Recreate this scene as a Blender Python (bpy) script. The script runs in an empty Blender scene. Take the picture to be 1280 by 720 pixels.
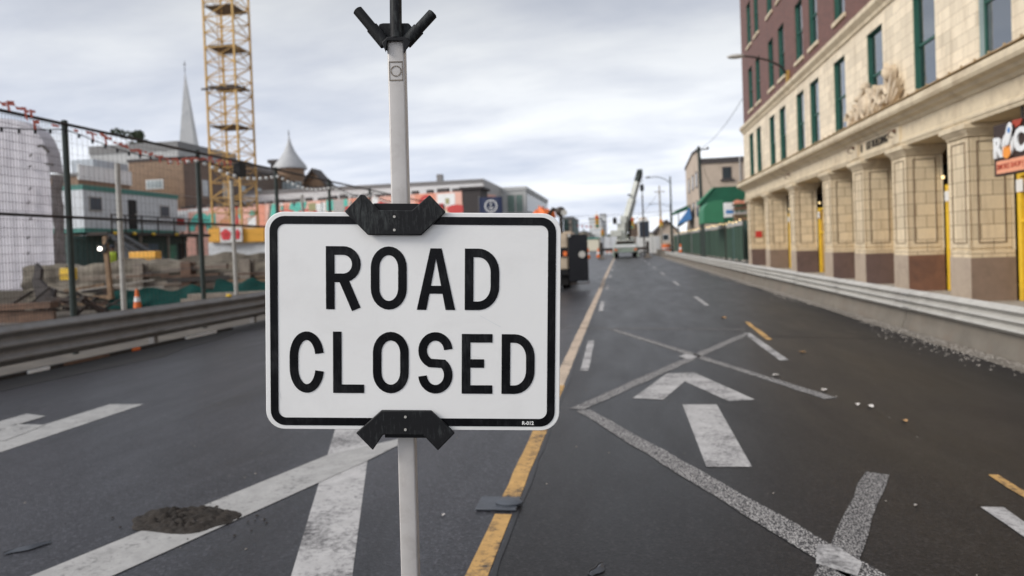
import bpy, bmesh, math, random
from mathutils import Vector, Matrix
random.seed(7)
C = bpy.context.scene.collection
R_ = math.radians
# ------------------------------------------------------------------ camera model (metres; X right, Y along the road, Z up)
F, CX, CY, H = 870., 640., 325., 1.65
def cam_matrix():
    v = Vector(((776-CX)/F, -(305-CY)/F, -1.)).normalized()
    a = R_(2.0)
    up = Vector((-math.sin(a), math.cos(a), 0.)); up -= v*up.dot(v); up.normalize()
    X = v.cross(up)
    return Matrix((X, v, up))
RC = cam_matrix()
def ray(px, py): return RC @ Vector(((px-CX)/F, -(py-CY)/F, -1.))
O_ = Vector((0, 0, H))
def g(px, py, z=0.):
    d = ray(px, py); return O_ + d*((z-H)/d.z)
def at(px, py, Y):
    d = ray(px, py); return O_ + d*(Y/d.y)
def atX(px, py, X):
    d = ray(px, py); return O_ + d*(X/d.x)

# ------------------------------------------------------------------ materials
M = {}
def nt(name):
    m = bpy.data.materials.new(name); m.use_nodes = True
    n = m.node_tree; b = n.nodes['Principled BSDF']; return m, n, b
def N(n, t, **kw):
    o = n.nodes.new(t)
    for k, v in kw.items():
        if k in o.inputs: o.inputs[k].default_value = v
        else: setattr(o, k, v)
    return o
def noise(n, scale, detail=5, rough=.6, vec=None, dist=0.):
    t = N(n, 'ShaderNodeTexNoise'); t.inputs['Scale'].default_value = scale; t.inputs['Detail'].default_value = detail
    t.inputs['Roughness'].default_value = rough; t.inputs['Distortion'].default_value = dist
    if vec: n.links.new(vec, t.inputs['Vector'])
    return t
def ramp(n, fac, *stops):
    r = N(n, 'ShaderNodeValToRGB'); n.links.new(fac, r.inputs[0])
    e = r.color_ramp.elements
    while len(e) < len(stops): e.new(.5)
    for i, (p, c) in enumerate(stops):
        e[i].position = p; e[i].color = (c, c, c, 1) if not hasattr(c, '__len__') else (*c, 1)
    return r
def mix(n, fac, a, b, mode='MIX'):
    m = N(n, 'ShaderNodeMix'); m.data_type = 'RGBA'; m.blend_type = mode
    for s, v in ((m.inputs[0], fac), (m.inputs[6], a), (m.inputs[7], b)):
        if hasattr(v, 'is_output'): n.links.new(v, s)
        elif hasattr(v, '__len__'): s.default_value = (*v, 1)
        else: s.default_value = v
    return m.outputs[2]
def vary(c, k): return tuple(max(0, min(1, x*k)) for x in c)
def bump(n, b, h, st=.3, d=.01):
    u = N(n, 'ShaderNodeBump'); u.inputs['Strength'].default_value = st; u.inputs['Distance'].default_value = d
    n.links.new(h, u.inputs['Height']); n.links.new(u.outputs[0], b.inputs['Normal'])
def mat(name, col, rough=.6, metal=0., var=.25, scale=6., dirt=None, dirt_amt=.35, dscale=1.5, bst=.15, spec=.5):
    """painted or plain surface: two noises vary the tone, an optional dirt colour in patches"""
    m, n, b = nt(name)
    tc = N(n, 'ShaderNodeTexCoord').outputs['Object']
    t = noise(n, scale, 6, .65, tc)
    c = ramp(n, t.outputs[0], (.3, vary(col, 1-var)), (.7, vary(col, 1+var*.6))).outputs[0]
    if dirt:
        t2 = noise(n, dscale, 8, .7, tc, .6)
        f = ramp(n, t2.outputs[0], (.48, 0.), (.72, dirt_amt)).outputs[0]
        c = mix(n, f, c, dirt)
    n.links.new(c, b.inputs['Base Color'])
    b.inputs['Roughness'].default_value = rough; b.inputs['Metallic'].default_value = metal
    b.inputs['Specular IOR Level'].default_value = spec
    if bst: bump(n, b, noise(n, scale*4, 4, .6, tc).outputs[0], bst, .004)
    M[name] = m; return m
def emis(name, col, st):
    m, n, b = nt(name); b.inputs['Base Color'].default_value = (*col, 1)
    b.inputs['Emission Color'].default_value = (*col, 1); b.inputs['Emission Strength'].default_value = st; M[name] = m
def blocks(name, col, mortar, w, h, ms=.01, var=.12, dirt=(.2, .14, .08), damt=.4, rough=.6, dsc=.5, bst=.5, off=.5):
    """masonry from the box-projected UV map, in metres"""
    m, n, b = nt(name)
    tc = N(n, 'ShaderNodeTexCoord'); uv = tc.outputs['UV']; ob = tc.outputs['Object']
    k = N(n, 'ShaderNodeTexBrick'); n.links.new(uv, k.inputs['Vector'])
    k.offset = off
    k.inputs['Color1'].default_value = (*vary(col, 1+var), 1); k.inputs['Color2'].default_value = (*vary(col, 1-var), 1)
    k.inputs['Mortar'].default_value = (*mortar, 1); k.inputs['Scale'].default_value = 1.
    k.inputs['Mortar Size'].default_value = ms; k.inputs['Mortar Smooth'].default_value = .2
    k.inputs['Brick Width'].default_value = w; k.inputs['Row Height'].default_value = h
    t = noise(n, 9, 8, .7, ob)
    c = mix(n, ramp(n, t.outputs[0], (.35, 0.), (.75, .35)).outputs[0], k.outputs[0], vary(col, .72))
    if dirt:
        mp = N(n, 'ShaderNodeMapping'); mp.inputs['Scale'].default_value = (2.6, 2.6, .28); n.links.new(ob, mp.inputs[0])
        t2 = noise(n, dsc*2, 8, .7, mp.outputs[0], .4)
        c = mix(n, ramp(n, t2.outputs[0], (.5, 0.), (.78, damt)).outputs[0], c, dirt)
    n.links.new(c, b.inputs['Base Color']); b.inputs['Roughness'].default_value = rough
    if bst: bump(n, b, k.outputs['Fac'], -bst, .006)
    M[name] = m; return m

def asphalt(name, c0, c1, r0, r1, bl, sp=.4):
    m, n, b = nt(name)
    ob = N(n, 'ShaderNodeTexCoord').outputs['Object']
    mp = N(n, 'ShaderNodeMapping'); mp.inputs['Scale'].default_value = (1.0, .22, 1); n.links.new(ob, mp.inputs[0])
    big = noise(n, .9, 7, .6, mp.outputs[0], .5)                    # tyre-tracked streaks along the road
    mid = noise(n, 2.2, 8, .65, mp.outputs[0], .5)
    fine = noise(n, 140, 3, .7, ob)
    spk = N(n, 'ShaderNodeTexVoronoi'); spk.inputs['Scale'].default_value = 95; n.links.new(ob, spk.inputs['Vector'])
    c = ramp(n, big.outputs[0], (.3, c0), (.72, c1)).outputs[0]
    c = mix(n, ramp(n, mid.outputs[0], (.4, 0.), (.75, .5)).outputs[0], c, bl)
    agg = N(n, 'ShaderNodeTexVoronoi'); agg.inputs['Scale'].default_value = 70; n.links.new(ob, agg.inputs['Vector'])
    hue = N(n, 'ShaderNodeSeparateColor'); n.links.new(agg.outputs['Color'], hue.inputs[0])
    c = mix(n, ramp(n, fine.outputs[0], (.42, 0.), (.75, .6)).outputs[0], c, vary(c1, 2.2))
    c = mix(n, ramp(n, hue.outputs[0], (.80, 0.), (.86, .45)).outputs[0], c, vary(c1, 3.0))     # pale stones
    c = mix(n, ramp(n, hue.outputs[1], (.72, 0.), (.80, .55)).outputs[0], c, vary(c0, .4))      # dark binder
    c = mix(n, ramp(n, spk.outputs['Distance'], (.12, .6), (.3, 0.)).outputs[0], c, vary(c0, .55))
    mp2 = N(n, 'ShaderNodeMapping'); mp2.inputs['Scale'].default_value = (1., .30, 1); n.links.new(ob, mp2.inputs[0])
    st = noise(n, .9, 8, .68, mp2.outputs[0], .7)
    c = mix(n, ramp(n, st.outputs[0], (.53, 0.), (.66, .7)).outputs[0], c, vary(c0, .55))       # oil and damp stains
    lt = noise(n, .8, 8, .7, mp.outputs[0], .8)
    c = mix(n, ramp(n, lt.outputs[0], (.57, 0.), (.75, .55)).outputs[0], c, vary(c1, 1.7))      # dusty worn tracks
    sp2 = noise(n, 22, 2, .5, ob)
    c = mix(n, ramp(n, sp2.outputs[0], (.735, 0.), (.76, .35)).outputs[0], c, vary(c1, 3.5))
    n.links.new(c, b.inputs['Base Color'])
    r = ramp(n, mix(n, .5, st.outputs[0], mid.outputs[0]), (.30, r1), (.70, r0)).outputs[0]
    n.links.new(r, b.inputs['Roughness'])
    bump(n, b, mix(n, .6, fine.outputs[0], agg.outputs['Distance']), .28, .005); b.inputs['Specular IOR Level'].default_value = sp
    M[name] = m
asphalt('asphalt', (.010, .0098, .0115), (.030, .0295, .034), .32, .48, (.028, .029, .036), .34)
asphalt('asphalt_new', (.0095, .0083, .0082), (.0150, .0138, .0140), .34, .48, (.0125, .0122, .0130), .27)
def paint(name, col, wear_lo, wear_hi, sc=26., stip=None, under=(.035, .033, .035)):
    m, n, b = nt(name)
    ob = N(n, 'ShaderNodeTexCoord').outputs['Object']
    t = noise(n, sc, 8, .75, ob); t2 = noise(n, 2.2, 5, .6, ob)
    s = mix(n, .45, t.outputs[0], t2.outputs[0])
    f = ramp(n, s, (wear_lo, 1.), (wear_hi, 0.)).outputs[0]
    if stip:
        vm = N(n, 'ShaderNodeMapping'); vm.inputs['Rotation'].default_value = (0, 0, stip[1]); vm.inputs['Scale'].default_value = (1, .55, 1)
        n.links.new(ob, vm.inputs[0])
        v = N(n, 'ShaderNodeTexVoronoi'); v.inputs['Scale'].default_value = stip[0]; n.links.new(vm.outputs[0], v.inputs['Vector'])
        f2 = ramp(n, v.outputs['Distance'], (.36, 1.), (.56, 0.)).outputs[0]
        f = mix(n, 1., f, f2, 'MULTIPLY')
    cc = ramp(n, noise(n, 7, 6, .7, ob).outputs[0], (.3, vary(col, .72)), (.7, vary(col, 1.05))).outputs[0]
    fr = noise(n, 160, 3, .7, ob)
    cc = mix(n, ramp(n, fr.outputs[0], (.5, 0.), (.8, .5)).outputs[0], cc, vary(col, .45))
    c = mix(n, f, under, cc)
    n.links.new(c, b.inputs['Base Color']); b.inputs['Roughness'].default_value = .7
    bump(n, b, fr.outputs[0], .35, .004)
    M[name] = m
paint('paint_white', (.48, .465, .455), .47, .63)
paint('paint_worn', (.40, .39, .375), .55, .7)
paint('paint_pale', (.56, .44, .33), .52, .64)
paint('paint_yellow', (.56, .33, .11), .50, .62, 18)
paint('paint_stipple', (.46, .44, .42), .56, .72, 20, (105, .7))
paint('paint_stipple_faint', (.36, .345, .33), .54, .70, 20, (110, -.5))
mat('ground_dirt', (.10, .085, .068), .9, var=.4, scale=1.2, dirt=(.06, .05, .045), dirt_amt=.8, bst=.6)
mat('tar', (.012, .011, .012), .45, var=.3, scale=20)
mat('steel_plate', (.065, .072, .085), .5, .0, .2, 12, dirt=(.03, .03, .035))
mat('gutter_dark', (.018, .016, .015), .8, var=.4, scale=3, bst=.3)
mat('mud', (.024, .018, .0135), .9, var=.5, scale=14, bst=1.)
mat('concrete', (.36, .33, .29), .85, var=.2, scale=3, dirt=(.14, .12, .10), dirt_amt=.6, bst=.4)
mat('concrete_tan', (.17, .148, .12), .85, var=.2, scale=2, dirt=(.16, .12, .09), dirt_amt=.6, bst=.4)
mat('shotcrete', (.195, .17, .135), .95, var=.4, scale=1.6, dirt=(.10, .08, .065), dirt_amt=.85, dscale=.9, bst=1.)
mat('gravel', (.30, .27, .235), .95, var=.5, scale=30, bst=.6)
mat('galvanized', (.46, .44, .40), .6, .1, .12, 5, dirt=(.24, .21, .19), dirt_amt=.45, bst=.05)
mat('galvanized_dull', (.235, .232, .23), .6, .15, .15, 4, dirt=(.15, .12, .10), dirt_amt=.55, bst=.05)
mat('pole_paint', (.52, .49, .465), .45, .1, .08, 9, dirt=(.30, .26, .23), dirt_amt=.35, dscale=14, bst=.03)
mat('sign_white', (.84, .825, .80), .32, 0, .025, 3, dirt=(.62, .60, .58), dirt_amt=.25, dscale=5, bst=.01)
def scratched(name, col, rough, scr):
    m, n, b = nt(name); ob = N(n, 'ShaderNodeTexCoord').outputs['Object']
    mp = N(n, 'ShaderNodeMapping'); mp.inputs['Scale'].default_value = (90, 14, 14); mp.inputs['Rotation'].default_value = (0, .5, 0); n.links.new(ob, mp.inputs[0])
    t = noise(n, 1.6, 6, .8, mp.outputs[0], .5)
    t2 = noise(n, 9, 7, .7, ob)
    f = ramp(n, mix(n, .45, t.outputs[0], t2.outputs[0]), (.51, 0.), (.70, 1.)).outputs[0]
    c = mix(n, f, col, scr); n.links.new(c, b.inputs['Base Color'])
    n.links.new(ramp(n, t2.outputs[0], (.3, rough-.1), (.7, rough+.15)).outputs[0], b.inputs['Roughness'])
    bump(n, b, t.outputs[0], .12, .002); b.inputs['Specular IOR Level'].default_value = .18; M[name] = m
scratched('black_plastic', (.013, .013, .014), .5, (.075, .082, .08))
scratched('sign_black', (.004, .004, .005), .3, (.03, .03, .032))
mat('dark_green_metal', (.030, .042, .036), .55, .2, .3, 8)
mat('dark_steel', (.032, .026, .022), .6, .3, .4, 6, dirt=(.12, .05, .025), dirt_amt=.6)
mat('rust_steel', (.15, .085, .055), .8, .1, .4, 5, dirt=(.05, .035, .03), dirt_amt=.6)
mat('black', (.012, .012, .013), .5, var=.3, spec=.2)
mat('black_gloss', (.010, .010, .012), .25, var=.2, spec=.2)
mat('rubber', (.016, .015, .015), .8, var=.3, spec=.2)
mat('wrap_white', (.52, .495, .53), .6, 0, .12, 1.2, dirt=(.42, .38, .41), dirt_amt=.55, dscale=.6, bst=.5)
mat('wrap_grey', (.34, .31, .31), .7, 0, .35, 2.5, dirt=(.12, .10, .10), dirt_amt=.7)
mat('trailer_white', (.66, .68, .70), .5, 0, .07, 2, dirt=(.42, .41, .40), dirt_amt=.4)
mat('trailer_dim', (.40, .43, .46), .5, 0, .1, 2, dirt=(.22, .22, .22), dirt_amt=.5)
mat('trim_green', (.045, .21, .17), .5, var=.15)
mat('green_dark_panel', (.05, .10, .09), .6, var=.3)
mat('blue_panel', (.13, .19, .25), .6, var=.3)
mat('green_panel', (.09, .32, .21), .6, var=.2)
mat('yellow', (.78, .50, .03), .5, var=.12, dirt=(.35, .2, .05), dirt_amt=.4)
mat('crane_yellow', (.58, .34, .085), .5, var=.2, scale=3, dirt=(.25, .13, .04), dirt_amt=.5)
mat('hoarding_ochre', (.40, .24, .05), .6, var=.25, scale=2, dirt=(.16, .09, .03), dirt_amt=.6)
mat('orange', (.80, .17, .03), .5, var=.12)
mat('orange_yellow', (.80, .40, .05), .5, var=.12)
mat('hivis', (.62, .80, .06), .5, var=.15)
mat('dark_cloth', (.03, .035, .05), .8, var=.3)
mat('skin', (.45, .27, .19), .5, var=.1)
mat('red', (.55, .04, .035), .5, var=.2)
mat('red_tape', (.62, .17, .13), .5, var=.2)
mat('red_bright', (.72, .05, .06), .5, var=.2)
mat('coral', (.74, .30, .20), .7, var=.12, scale=2)
mat('coral_light', (.80, .45, .36), .7, var=.12, scale=2)
mat('teal', (.11, .52, .42), .7, var=.15, scale=2)
mat('teal_dark', (.03, .10, .10), .7, var=.15)
mat('cream', (.72, .66, .52), .7, var=.12)
mat('olive', (.34, .32, .16), .7, var=.12)
mat('grey_paint', (.42, .40, .38), .7, var=.12)
mat('white', (.78, .78, .77), .5, var=.06, dirt=(.5, .48, .45), dirt_amt=.35)
mat('white_wall', (.72, .72, .71), .7, var=.07, scale=1, dirt=(.5, .49, .48), dirt_amt=.4, dscale=.3)
mat('grey_wall', (.46, .46, .45), .7, var=.1, scale=1, dirt=(.3, .3, .3), dirt_amt=.4, dscale=.4)
mat('tan_wall', (.52, .42, .33), .75, var=.12, scale=1.2, dirt=(.3, .22, .16), dirt_amt=.45, dscale=.35)
mat('cone_metal', (.40, .40, .40), .6, var=.12, scale=2)
mat('roof_dark', (.07, .06, .058), .8, var=.3)
mat('roof_grey', (.22, .215, .21), .8, var=.2)
mat('spire_metal', (.60, .59, .57), .6, .0, .1, .6, dirt=(.3, .32, .35), dirt_amt=.4, dscale=.3)
mat('navy', (.012, .022, .07), .6, var=.15)
mat('board_navy', (.03, .04, .06), .35, var=.25)
mat('crane_white', (.62, .63, .57), .45, var=.12, dirt=(.35, .33, .28), dirt_amt=.5)
mat('crane_green', (.30, .36, .30), .5, var=.2, dirt=(.16, .15, .12), dirt_amt=.5)
mat('beige_body', (.50, .40, .29), .5, var=.15, dirt=(.28, .2, .14), dirt_amt=.5)
mat('green_canvas', (.010, .105, .055), .6, var=.18, scale=1.5)
mat('green_canvas_light', (.035, .19, .095), .6, var=.15, scale=1.5)
mat('screen_green', (.030, .066, .042), .8, var=.35, scale=1.5, dirt=(.012, .02, .016), dirt_amt=.6)
mat('tarp_green', (.007, .042, .037), .9, spec=.08, var=.35, scale=2, dirt=(.01, .04, .035), dirt_amt=.7)
mat('tarp_blue', (.07, .22, .50), .45, var=.15)
mat('wood', (.24, .15, .085), .8, var=.35, scale=6)
mat('wood_pole', (.30, .26, .21), .85, var=.25, scale=4)
mat('timber_grey', (.22, .185, .15), .85, var=.35, scale=3, dirt=(.12, .09, .07), dirt_amt=.6)
mat('frame_green', (.018, .088, .062), .45, var=.15, spec=.5)
mat('frame_grey', (.30, .36, .35), .5, var=.12)
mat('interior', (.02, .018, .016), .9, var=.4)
mat('blind', (.55, .52, .46), .8, var=.12)
mat('foliage', (.05, .065, .03), .8, var=.5, scale=1)
mat('leaf_dry', (.42, .24, .10), .7, var=.3, scale=30)
mat('litter', (.62, .58, .54), .7, var=.25, scale=30)
mat('bulb_off', (.70, .70, .68), .3, var=.1)
mat('groove_shade_brown', (.15, .10, .06), .8, var=.3)
mat('carving', (.64, .52, .37), .75, var=.25, scale=5, dirt=(.20, .12, .07), dirt_amt=.7, dscale=3, bst=.5)
mat('terra_plain', (.66, .55, .385), .6, var=.13, scale=3, dirt=(.27, .18, .10), dirt_amt=.6, dscale=1.1, bst=.2)
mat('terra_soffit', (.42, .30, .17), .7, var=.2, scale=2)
mat('base_mauve', (.135, .088, .078), .6, var=.12, scale=3, dirt=(.06, .045, .04), dirt_amt=.6, dscale=1.5)
mat('base_rust', (.20, .098, .062), .6, var=.12, scale=3, dirt=(.06, .04, .035), dirt_amt=.6, dscale=1.5)
mat('base_taupe', (.23, .165, .125), .6, var=.12, scale=3, dirt=(.11, .08, .06), dirt_amt=.5, dscale=1.5)
mat('base_beige', (.40, .32, .245), .6, var=.10, scale=3, dirt=(.2, .15, .12), dirt_amt=.5)
blocks('terra_blocks', (.77, .655, .485), (.40, .30, .19), .62, .31, .007, .13, (.30, .21, .12), .6)
blocks('terra_column', (.67, .55, .375), (.19, .13, .08), .56, .36, .010, .12, (.27, .18, .10), .65)
blocks('brick_brown', (.155, .060, .042), (.12, .08, .065), .22, .075, .008, .22, (.06, .032, .028), .45)
blocks('brick_tan', (.25, .15, .085), (.2, .15, .11), .5, .3, .02, .12, (.11, .06, .035), .35, dsc=.1)
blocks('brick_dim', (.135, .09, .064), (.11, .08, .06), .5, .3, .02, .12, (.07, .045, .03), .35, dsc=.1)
def glass(name, tint, refl, rough=.03):
    m, n, b = nt(name)
    n.nodes.remove(b)
    tr = N(n, 'ShaderNodeBsdfTransparent'); tr.inputs[0].default_value = (*tint, 1)
    gl = N(n, 'ShaderNodeBsdfGlossy'); gl.inputs['Roughness'].default_value = rough; gl.inputs[0].default_value = (.9, .95, 1, 1)
    ob = N(n, 'ShaderNodeTexCoord').outputs['Object']
    u = N(n, 'ShaderNodeBump'); u.inputs['Strength'].default_value = .08; u.inputs['Distance'].default_value = .02
    n.links.new(noise(n, 1.3, 3, .5, ob).outputs[0], u.inputs['Height']); n.links.new(u.outputs[0], gl.inputs['Normal'])
    fr = N(n, 'ShaderNodeFresnel'); fr.inputs['IOR'].default_value = 1.5
    ad = N(n, 'ShaderNodeMath'); ad.operation = 'ADD'; ad.use_clamp = True; n.links.new(fr.outputs[0], ad.inputs[0]); ad.inputs[1].default_value = refl
    mx = N(n, 'ShaderNodeMixShader'); n.links.new(ad.outputs[0], mx.inputs[0]); n.links.new(tr.outputs[0], mx.inputs[1]); n.links.new(gl.outputs[0], mx.inputs[2])
    n.links.new(mx.outputs[0], n.nodes['Material Output'].inputs[0]); M[name] = m
glass('glass', (.66, .69, .69), .22)
glass('glass_teal', (.35, .5, .45), .25)
emis('bulb_lit', (1., .74, .36), 1.9)
emis('lamp_lit', (1., .95, .85), 4.)
mat('signal_yellow', (.80, .42, .02), .5, var=.1)

# ------------------------------------------------------------------ mesh helpers
class MB:
    def __init__(s): s.v = []; s.f = []
    def add(s, vs, fs):
        o = len(s.v); s.v += [tuple(p) for p in vs]; s.f += [tuple(i+o for i in f) for f in fs]; return s
    def box(s, x0, x1, y0, y1, z0, z1):
        x0, x1 = sorted((x0, x1)); y0, y1 = sorted((y0, y1)); z0, z1 = sorted((z0, z1))
        return s.add([(x0,y0,z0),(x1,y0,z0),(x1,y1,z0),(x0,y1,z0),(x0,y0,z1),(x1,y0,z1),(x1,y1,z1),(x0,y1,z1)],
              [(0,3,2,1),(4,5,6,7),(0,1,5,4),(1,2,6,5),(2,3,7,6),(3,0,4,7)])
    def bar(s, a, b, w, h=None, up=(0, 0, 1)):
        a = Vector(a); b = Vector(b); h = h or w
        d = (b-a).normalized(); u = Vector(up)
        if abs(d.dot(u)) > .98: u = Vector((0, 1, 0))
        x = d.cross(u).normalized(); y = x.cross(d).normalized()
        q = []
        for p in (a, b):
            for i, j in ((-1, -1), (1, -1), (1, 1), (-1, 1)): q.append(p + x*(i*w/2) + y*(j*h/2))
        return s.add(q, [(0,3,2,1),(4,5,6,7),(0,1,5,4),(1,2,6,5),(2,3,7,6),(3,0,4,7)])
    def tube(s, pts, r, n=8, r2=None):
        pts = [Vector(p) for p in pts]; k = len(pts); rr = [r + ((r2 if r2 is not None else r)-r)*i/max(1, k-1) for i in range(k)]
        vs = []; fs = []; pu = None
        for i, p in enumerate(pts):
            d = (pts[min(i+1, k-1)] - pts[max(i-1, 0)]).normalized()
            u = pu if pu is not None else (Vector((0, 0, 1)) if abs(d.z) < .95 else Vector((1, 0, 0)))
            x = d.cross(u).normalized(); y = x.cross(d).normalized(); pu = y
            for j in range(n):
                t = 2*math.pi*j/n; vs.append(p + x*(rr[i]*math.cos(t)) + y*(rr[i]*math.sin(t)))
        for i in range(k-1):
            for j in range(n):
                a = i*n+j; b = i*n+(j+1) % n; fs.append((a, b, b+n, a+n))
        fs.append(tuple(range(n-1, -1, -1))); fs.append(tuple(range((k-1)*n, k*n)))
        return s.add(vs, fs)
    def prism(s, poly, fn, t0, t1):
        """poly: 2D points; fn(u, v, t) -> point; extruded from t0 to t1"""
        n = len(poly)
        vs = [fn(u, v, t0) for u, v in poly] + [fn(u, v, t1) for u, v in poly]
        fs = [tuple(range(n-1, -1, -1)), tuple(range(n, 2*n))] + [(i, (i+1) % n, (i+1) % n+n, i+n) for i in range(n)]
        return s.add(vs, fs)
    def lathe(s, prof, c, n=16):
        vs = []; fs = []
        for r, z in prof:
            for j in range(n):
                t = 2*math.pi*j/n; vs.append((c[0]+r*math.cos(t), c[1]+r*math.sin(t), c[2]+z))
        for i in range(len(prof)-1):
            for j in range(n):
                a = i*n+j; b = i*n+(j+1) % n; fs.append((a, b, b+n, a+n))
        fs.append(tuple(range(n-1, -1, -1))); fs.append(tuple(range((len(prof)-1)*n, len(prof)*n)))
        return s.add(vs, fs)
    def ball(s, c, r, n=8, sc=(1, 1, 1)):
        m = max(4, n//2+1); prof = []
        vs = []; fs = []
        for i in range(1, m):
            a = math.pi*i/m
            for j in range(n):
                t = 2*math.pi*j/n
                vs.append((c[0]+r*sc[0]*math.sin(a)*math.cos(t), c[1]+r*sc[1]*math.sin(a)*math.sin(t), c[2]-r*sc[2]*math.cos(a)))
        for i in range(m-2):
            for j in range(n):
                a = i*n+j; b = i*n+(j+1) % n; fs.append((a, b, b+n, a+n))
        vs += [(c[0], c[1], c[2]-r*sc[2]), (c[0], c[1], c[2]+r*sc[2])]; k = len(vs)
        for j in range(n):
            fs.append((k-2, (j+1) % n, j)); fs.append((k-1, (m-2)*n+j, (m-2)*n+(j+1) % n))
        return s.add(vs, fs)
    def sheet(s, poly, z):
        return s.add([(x, y, z) for x, y in poly], [tuple(range(len(poly)))])
def root_of(o):
    while o.parent: o = o.parent
    return o
def boxuv(me):
    uv = me.uv_layers.new(name='UVMap') if not me.uv_layers else me.uv_layers[0]
    for p in me.polygons:
        nn = p.normal; a = max(range(3), key=lambda i: abs(nn[i]))
        for li in p.loop_indices:
            co = me.vertices[me.loops[li].vertex_index].co
            uv.data[li].uv = (co.y, co.z) if a == 0 else (co.x, co.z) if a == 1 else (co.x, co.y)
def obj(name, mb, m, parent=None, loc=None, label=None, ang=35, bevel=0., local=False, fix=True):
    me = mb if isinstance(mb, bpy.types.Mesh) else bpy.data.meshes.new(name)
    off = Vector((0, 0, 0))
    if parent is not None and not local: off = Vector(root_of(parent).location)
    elif parent is None and loc is not None: off = Vector(loc)
    if isinstance(mb, MB):
        me.from_pydata([tuple(Vector(p)-off) for p in mb.v], [], mb.f)
        me.validate()
        if fix:
            b = bmesh.new(); b.from_mesh(me); bmesh.ops.recalc_face_normals(b, faces=b.faces); b.to_mesh(me); b.free()
    me.update()
    boxuv(me)
    for p in me.polygons: p.use_smooth = True
    me.set_sharp_from_angle(angle=R_(ang))
    o = bpy.data.objects.new(name, me); C.objects.link(o)
    if not me.materials: me.materials.append(M[m] if isinstance(m, str) else m)
    if parent is not None: o.parent = parent
    elif loc is not None: o.location = loc
    if label: o['label'] = label
    if bevel:
        bv = o.modifiers.new('bevel', 'BEVEL'); bv.width = bevel; bv.segments = 2; bv.limit_method = 'ANGLE'
    return o
def tag(o, label, cat, group=None, kind=None):
    if label: o['label'] = label
    if cat: o['category'] = cat
    if group: o['group'] = group
    if kind: o['kind'] = kind
    return o
def thing(name, label, cat, loc=(0, 0, 0), rz=0., group=None):
    o = bpy.data.objects.new(name, None); o.empty_display_size = .2; C.objects.link(o)
    o.location = loc; o.rotation_euler = (0, 0, rz)
    return tag(o, label, cat, group)
def single(name, mb, m, label, cat, loc=None, group=None, **k):
    return tag(obj(name, mb, m, None, loc, **k), label, cat, group)
def struct(name, mb, m, label=None, cat=None, **k):
    o = obj(name, mb, m, None, **k); o['kind'] = 'structure'
    o['label'] = label or name.replace('_', ' '); o['category'] = cat or name.split('_')[-1]
    return o
def copy_tree(o, parent=None):
    c = o.copy(); C.objects.link(c)
    if parent: c.parent = parent
    for ch in list(o.children): copy_tree(ch, c)
    return c
def text_mesh(body, size, ext=.004, align='CENTER', sx=1., bold=0.):
    cu = bpy.data.curves.new('text', 'FONT'); cu.body = body; cu.size = size; cu.extrude = ext; cu.align_x = align; cu.align_y = 'CENTER'; cu.offset = bold
    cu.resolution_u = 3
    o = bpy.data.objects.new('text', cu); C.objects.link(o)
    bpy.context.view_layer.update()
    me = bpy.data.meshes.new_from_object(o.evaluated_get(bpy.context.evaluated_depsgraph_get()))
    bpy.data.objects.remove(o)
    for v in me.vertices: v.co.x *= sx
    me.materials.clear()
    return me
def text_obj(name, body, size, m, parent, P, face='-Y', sx=1., bold=0., ext=.006, label=None):
    me = text_mesh(body, size, ext, sx=sx, bold=bold)
    off = Vector(root_of(parent).location); P = Vector(P)
    mp = {'-Y': lambda c: Vector((c.x, -c.z, c.y)), '-X': lambda c: Vector((-c.z, -c.x, c.y))}[face]
    for v in me.vertices: v.co = mp(v.co) + P - off
    return obj(name, me, m, parent, label=label)

# ------------------------------------------------------------------ GROUND, ROAD, MARKINGS
JX = -.69                                            # joint between the old and the new asphalt
XL, XR = -9.0, 4.95
struct('ground', MB().sheet([(-900, -40), (900, -40), (900, 1600), (-900, 1600)], -.16), 'ground_dirt', 'bare earth and rubble around the closed road', 'ground')
mb = MB(); mb.sheet([(XL-.4, -12), (JX, -12), (JX, 420), (XL-.4, 420)], 0.)
struct('old_road', mb, 'asphalt', 'older grey asphalt lanes left of the long joint', 'road')
mb = MB(); mb.sheet([(JX, -12), (XR, -12), (XR, 420), (JX, 420)], 0.)
struct('new_road', mb, 'asphalt_new', 'darker newer asphalt lanes right of the long joint', 'road')
mb = MB(); mb.box(XR+.25, 14, -12, 130, -.3, -.10)
struct('pavement', mb, 'concrete', 'concrete pavement in front of the arcade building', 'pavement', bevel=.02)
mb = MB()
y = 0.; pts = []
while y < 60:
    pts.append((JX+random.uniform(-.012, .012), y)); y += random.uniform(.15, .5)*(1+y*.05)
mb.add([(x-.009-.006*random.random(), y, .004) for x, y in pts]+[(x+.009+.006*random.random(), y, .004) for x, y in pts], [(i, i+1, i+1+len(pts), i+len(pts)) for i in range(len(pts)-1)])
struct('joint_crack', mb, 'tar', 'black tar-filled crack along the asphalt joint', 'crack', fix=False)
mb = MB(); mb.sheet([(2.4, 12.22), (4.86, 11.45), (4.86, 11.49), (2.4, 12.26)], .004)
struct('cross_joint', mb, 'tar', 'thin dark cross joint running to the right barrier', 'crack')
def stripe(mb, a, b, w, w2=None, z=.004, rag=0.):
    a = Vector((*a, 0)); b = Vector((*b, 0)); d = (b-a).normalized(); n = Vector((-d.y, d.x, 0)); w2 = w2 or w
    L = (b-a).length; k = max(1, int(L/.25)); l = []; r = []
    for i in range(k+1):
        t = i/k; p = a.lerp(b, t); ww = (w+(w2-w)*t)/2
        l.append(p+n*(ww+random.uniform(-rag, rag))); r.append(p-n*(ww+random.uniform(-rag, rag)))
    q = [(p.x, p.y, z) for p in l+r]
    mb.add(q, [(i, i+1, i+k+2, i+k+1) for i in range(k)]); return mb
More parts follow.
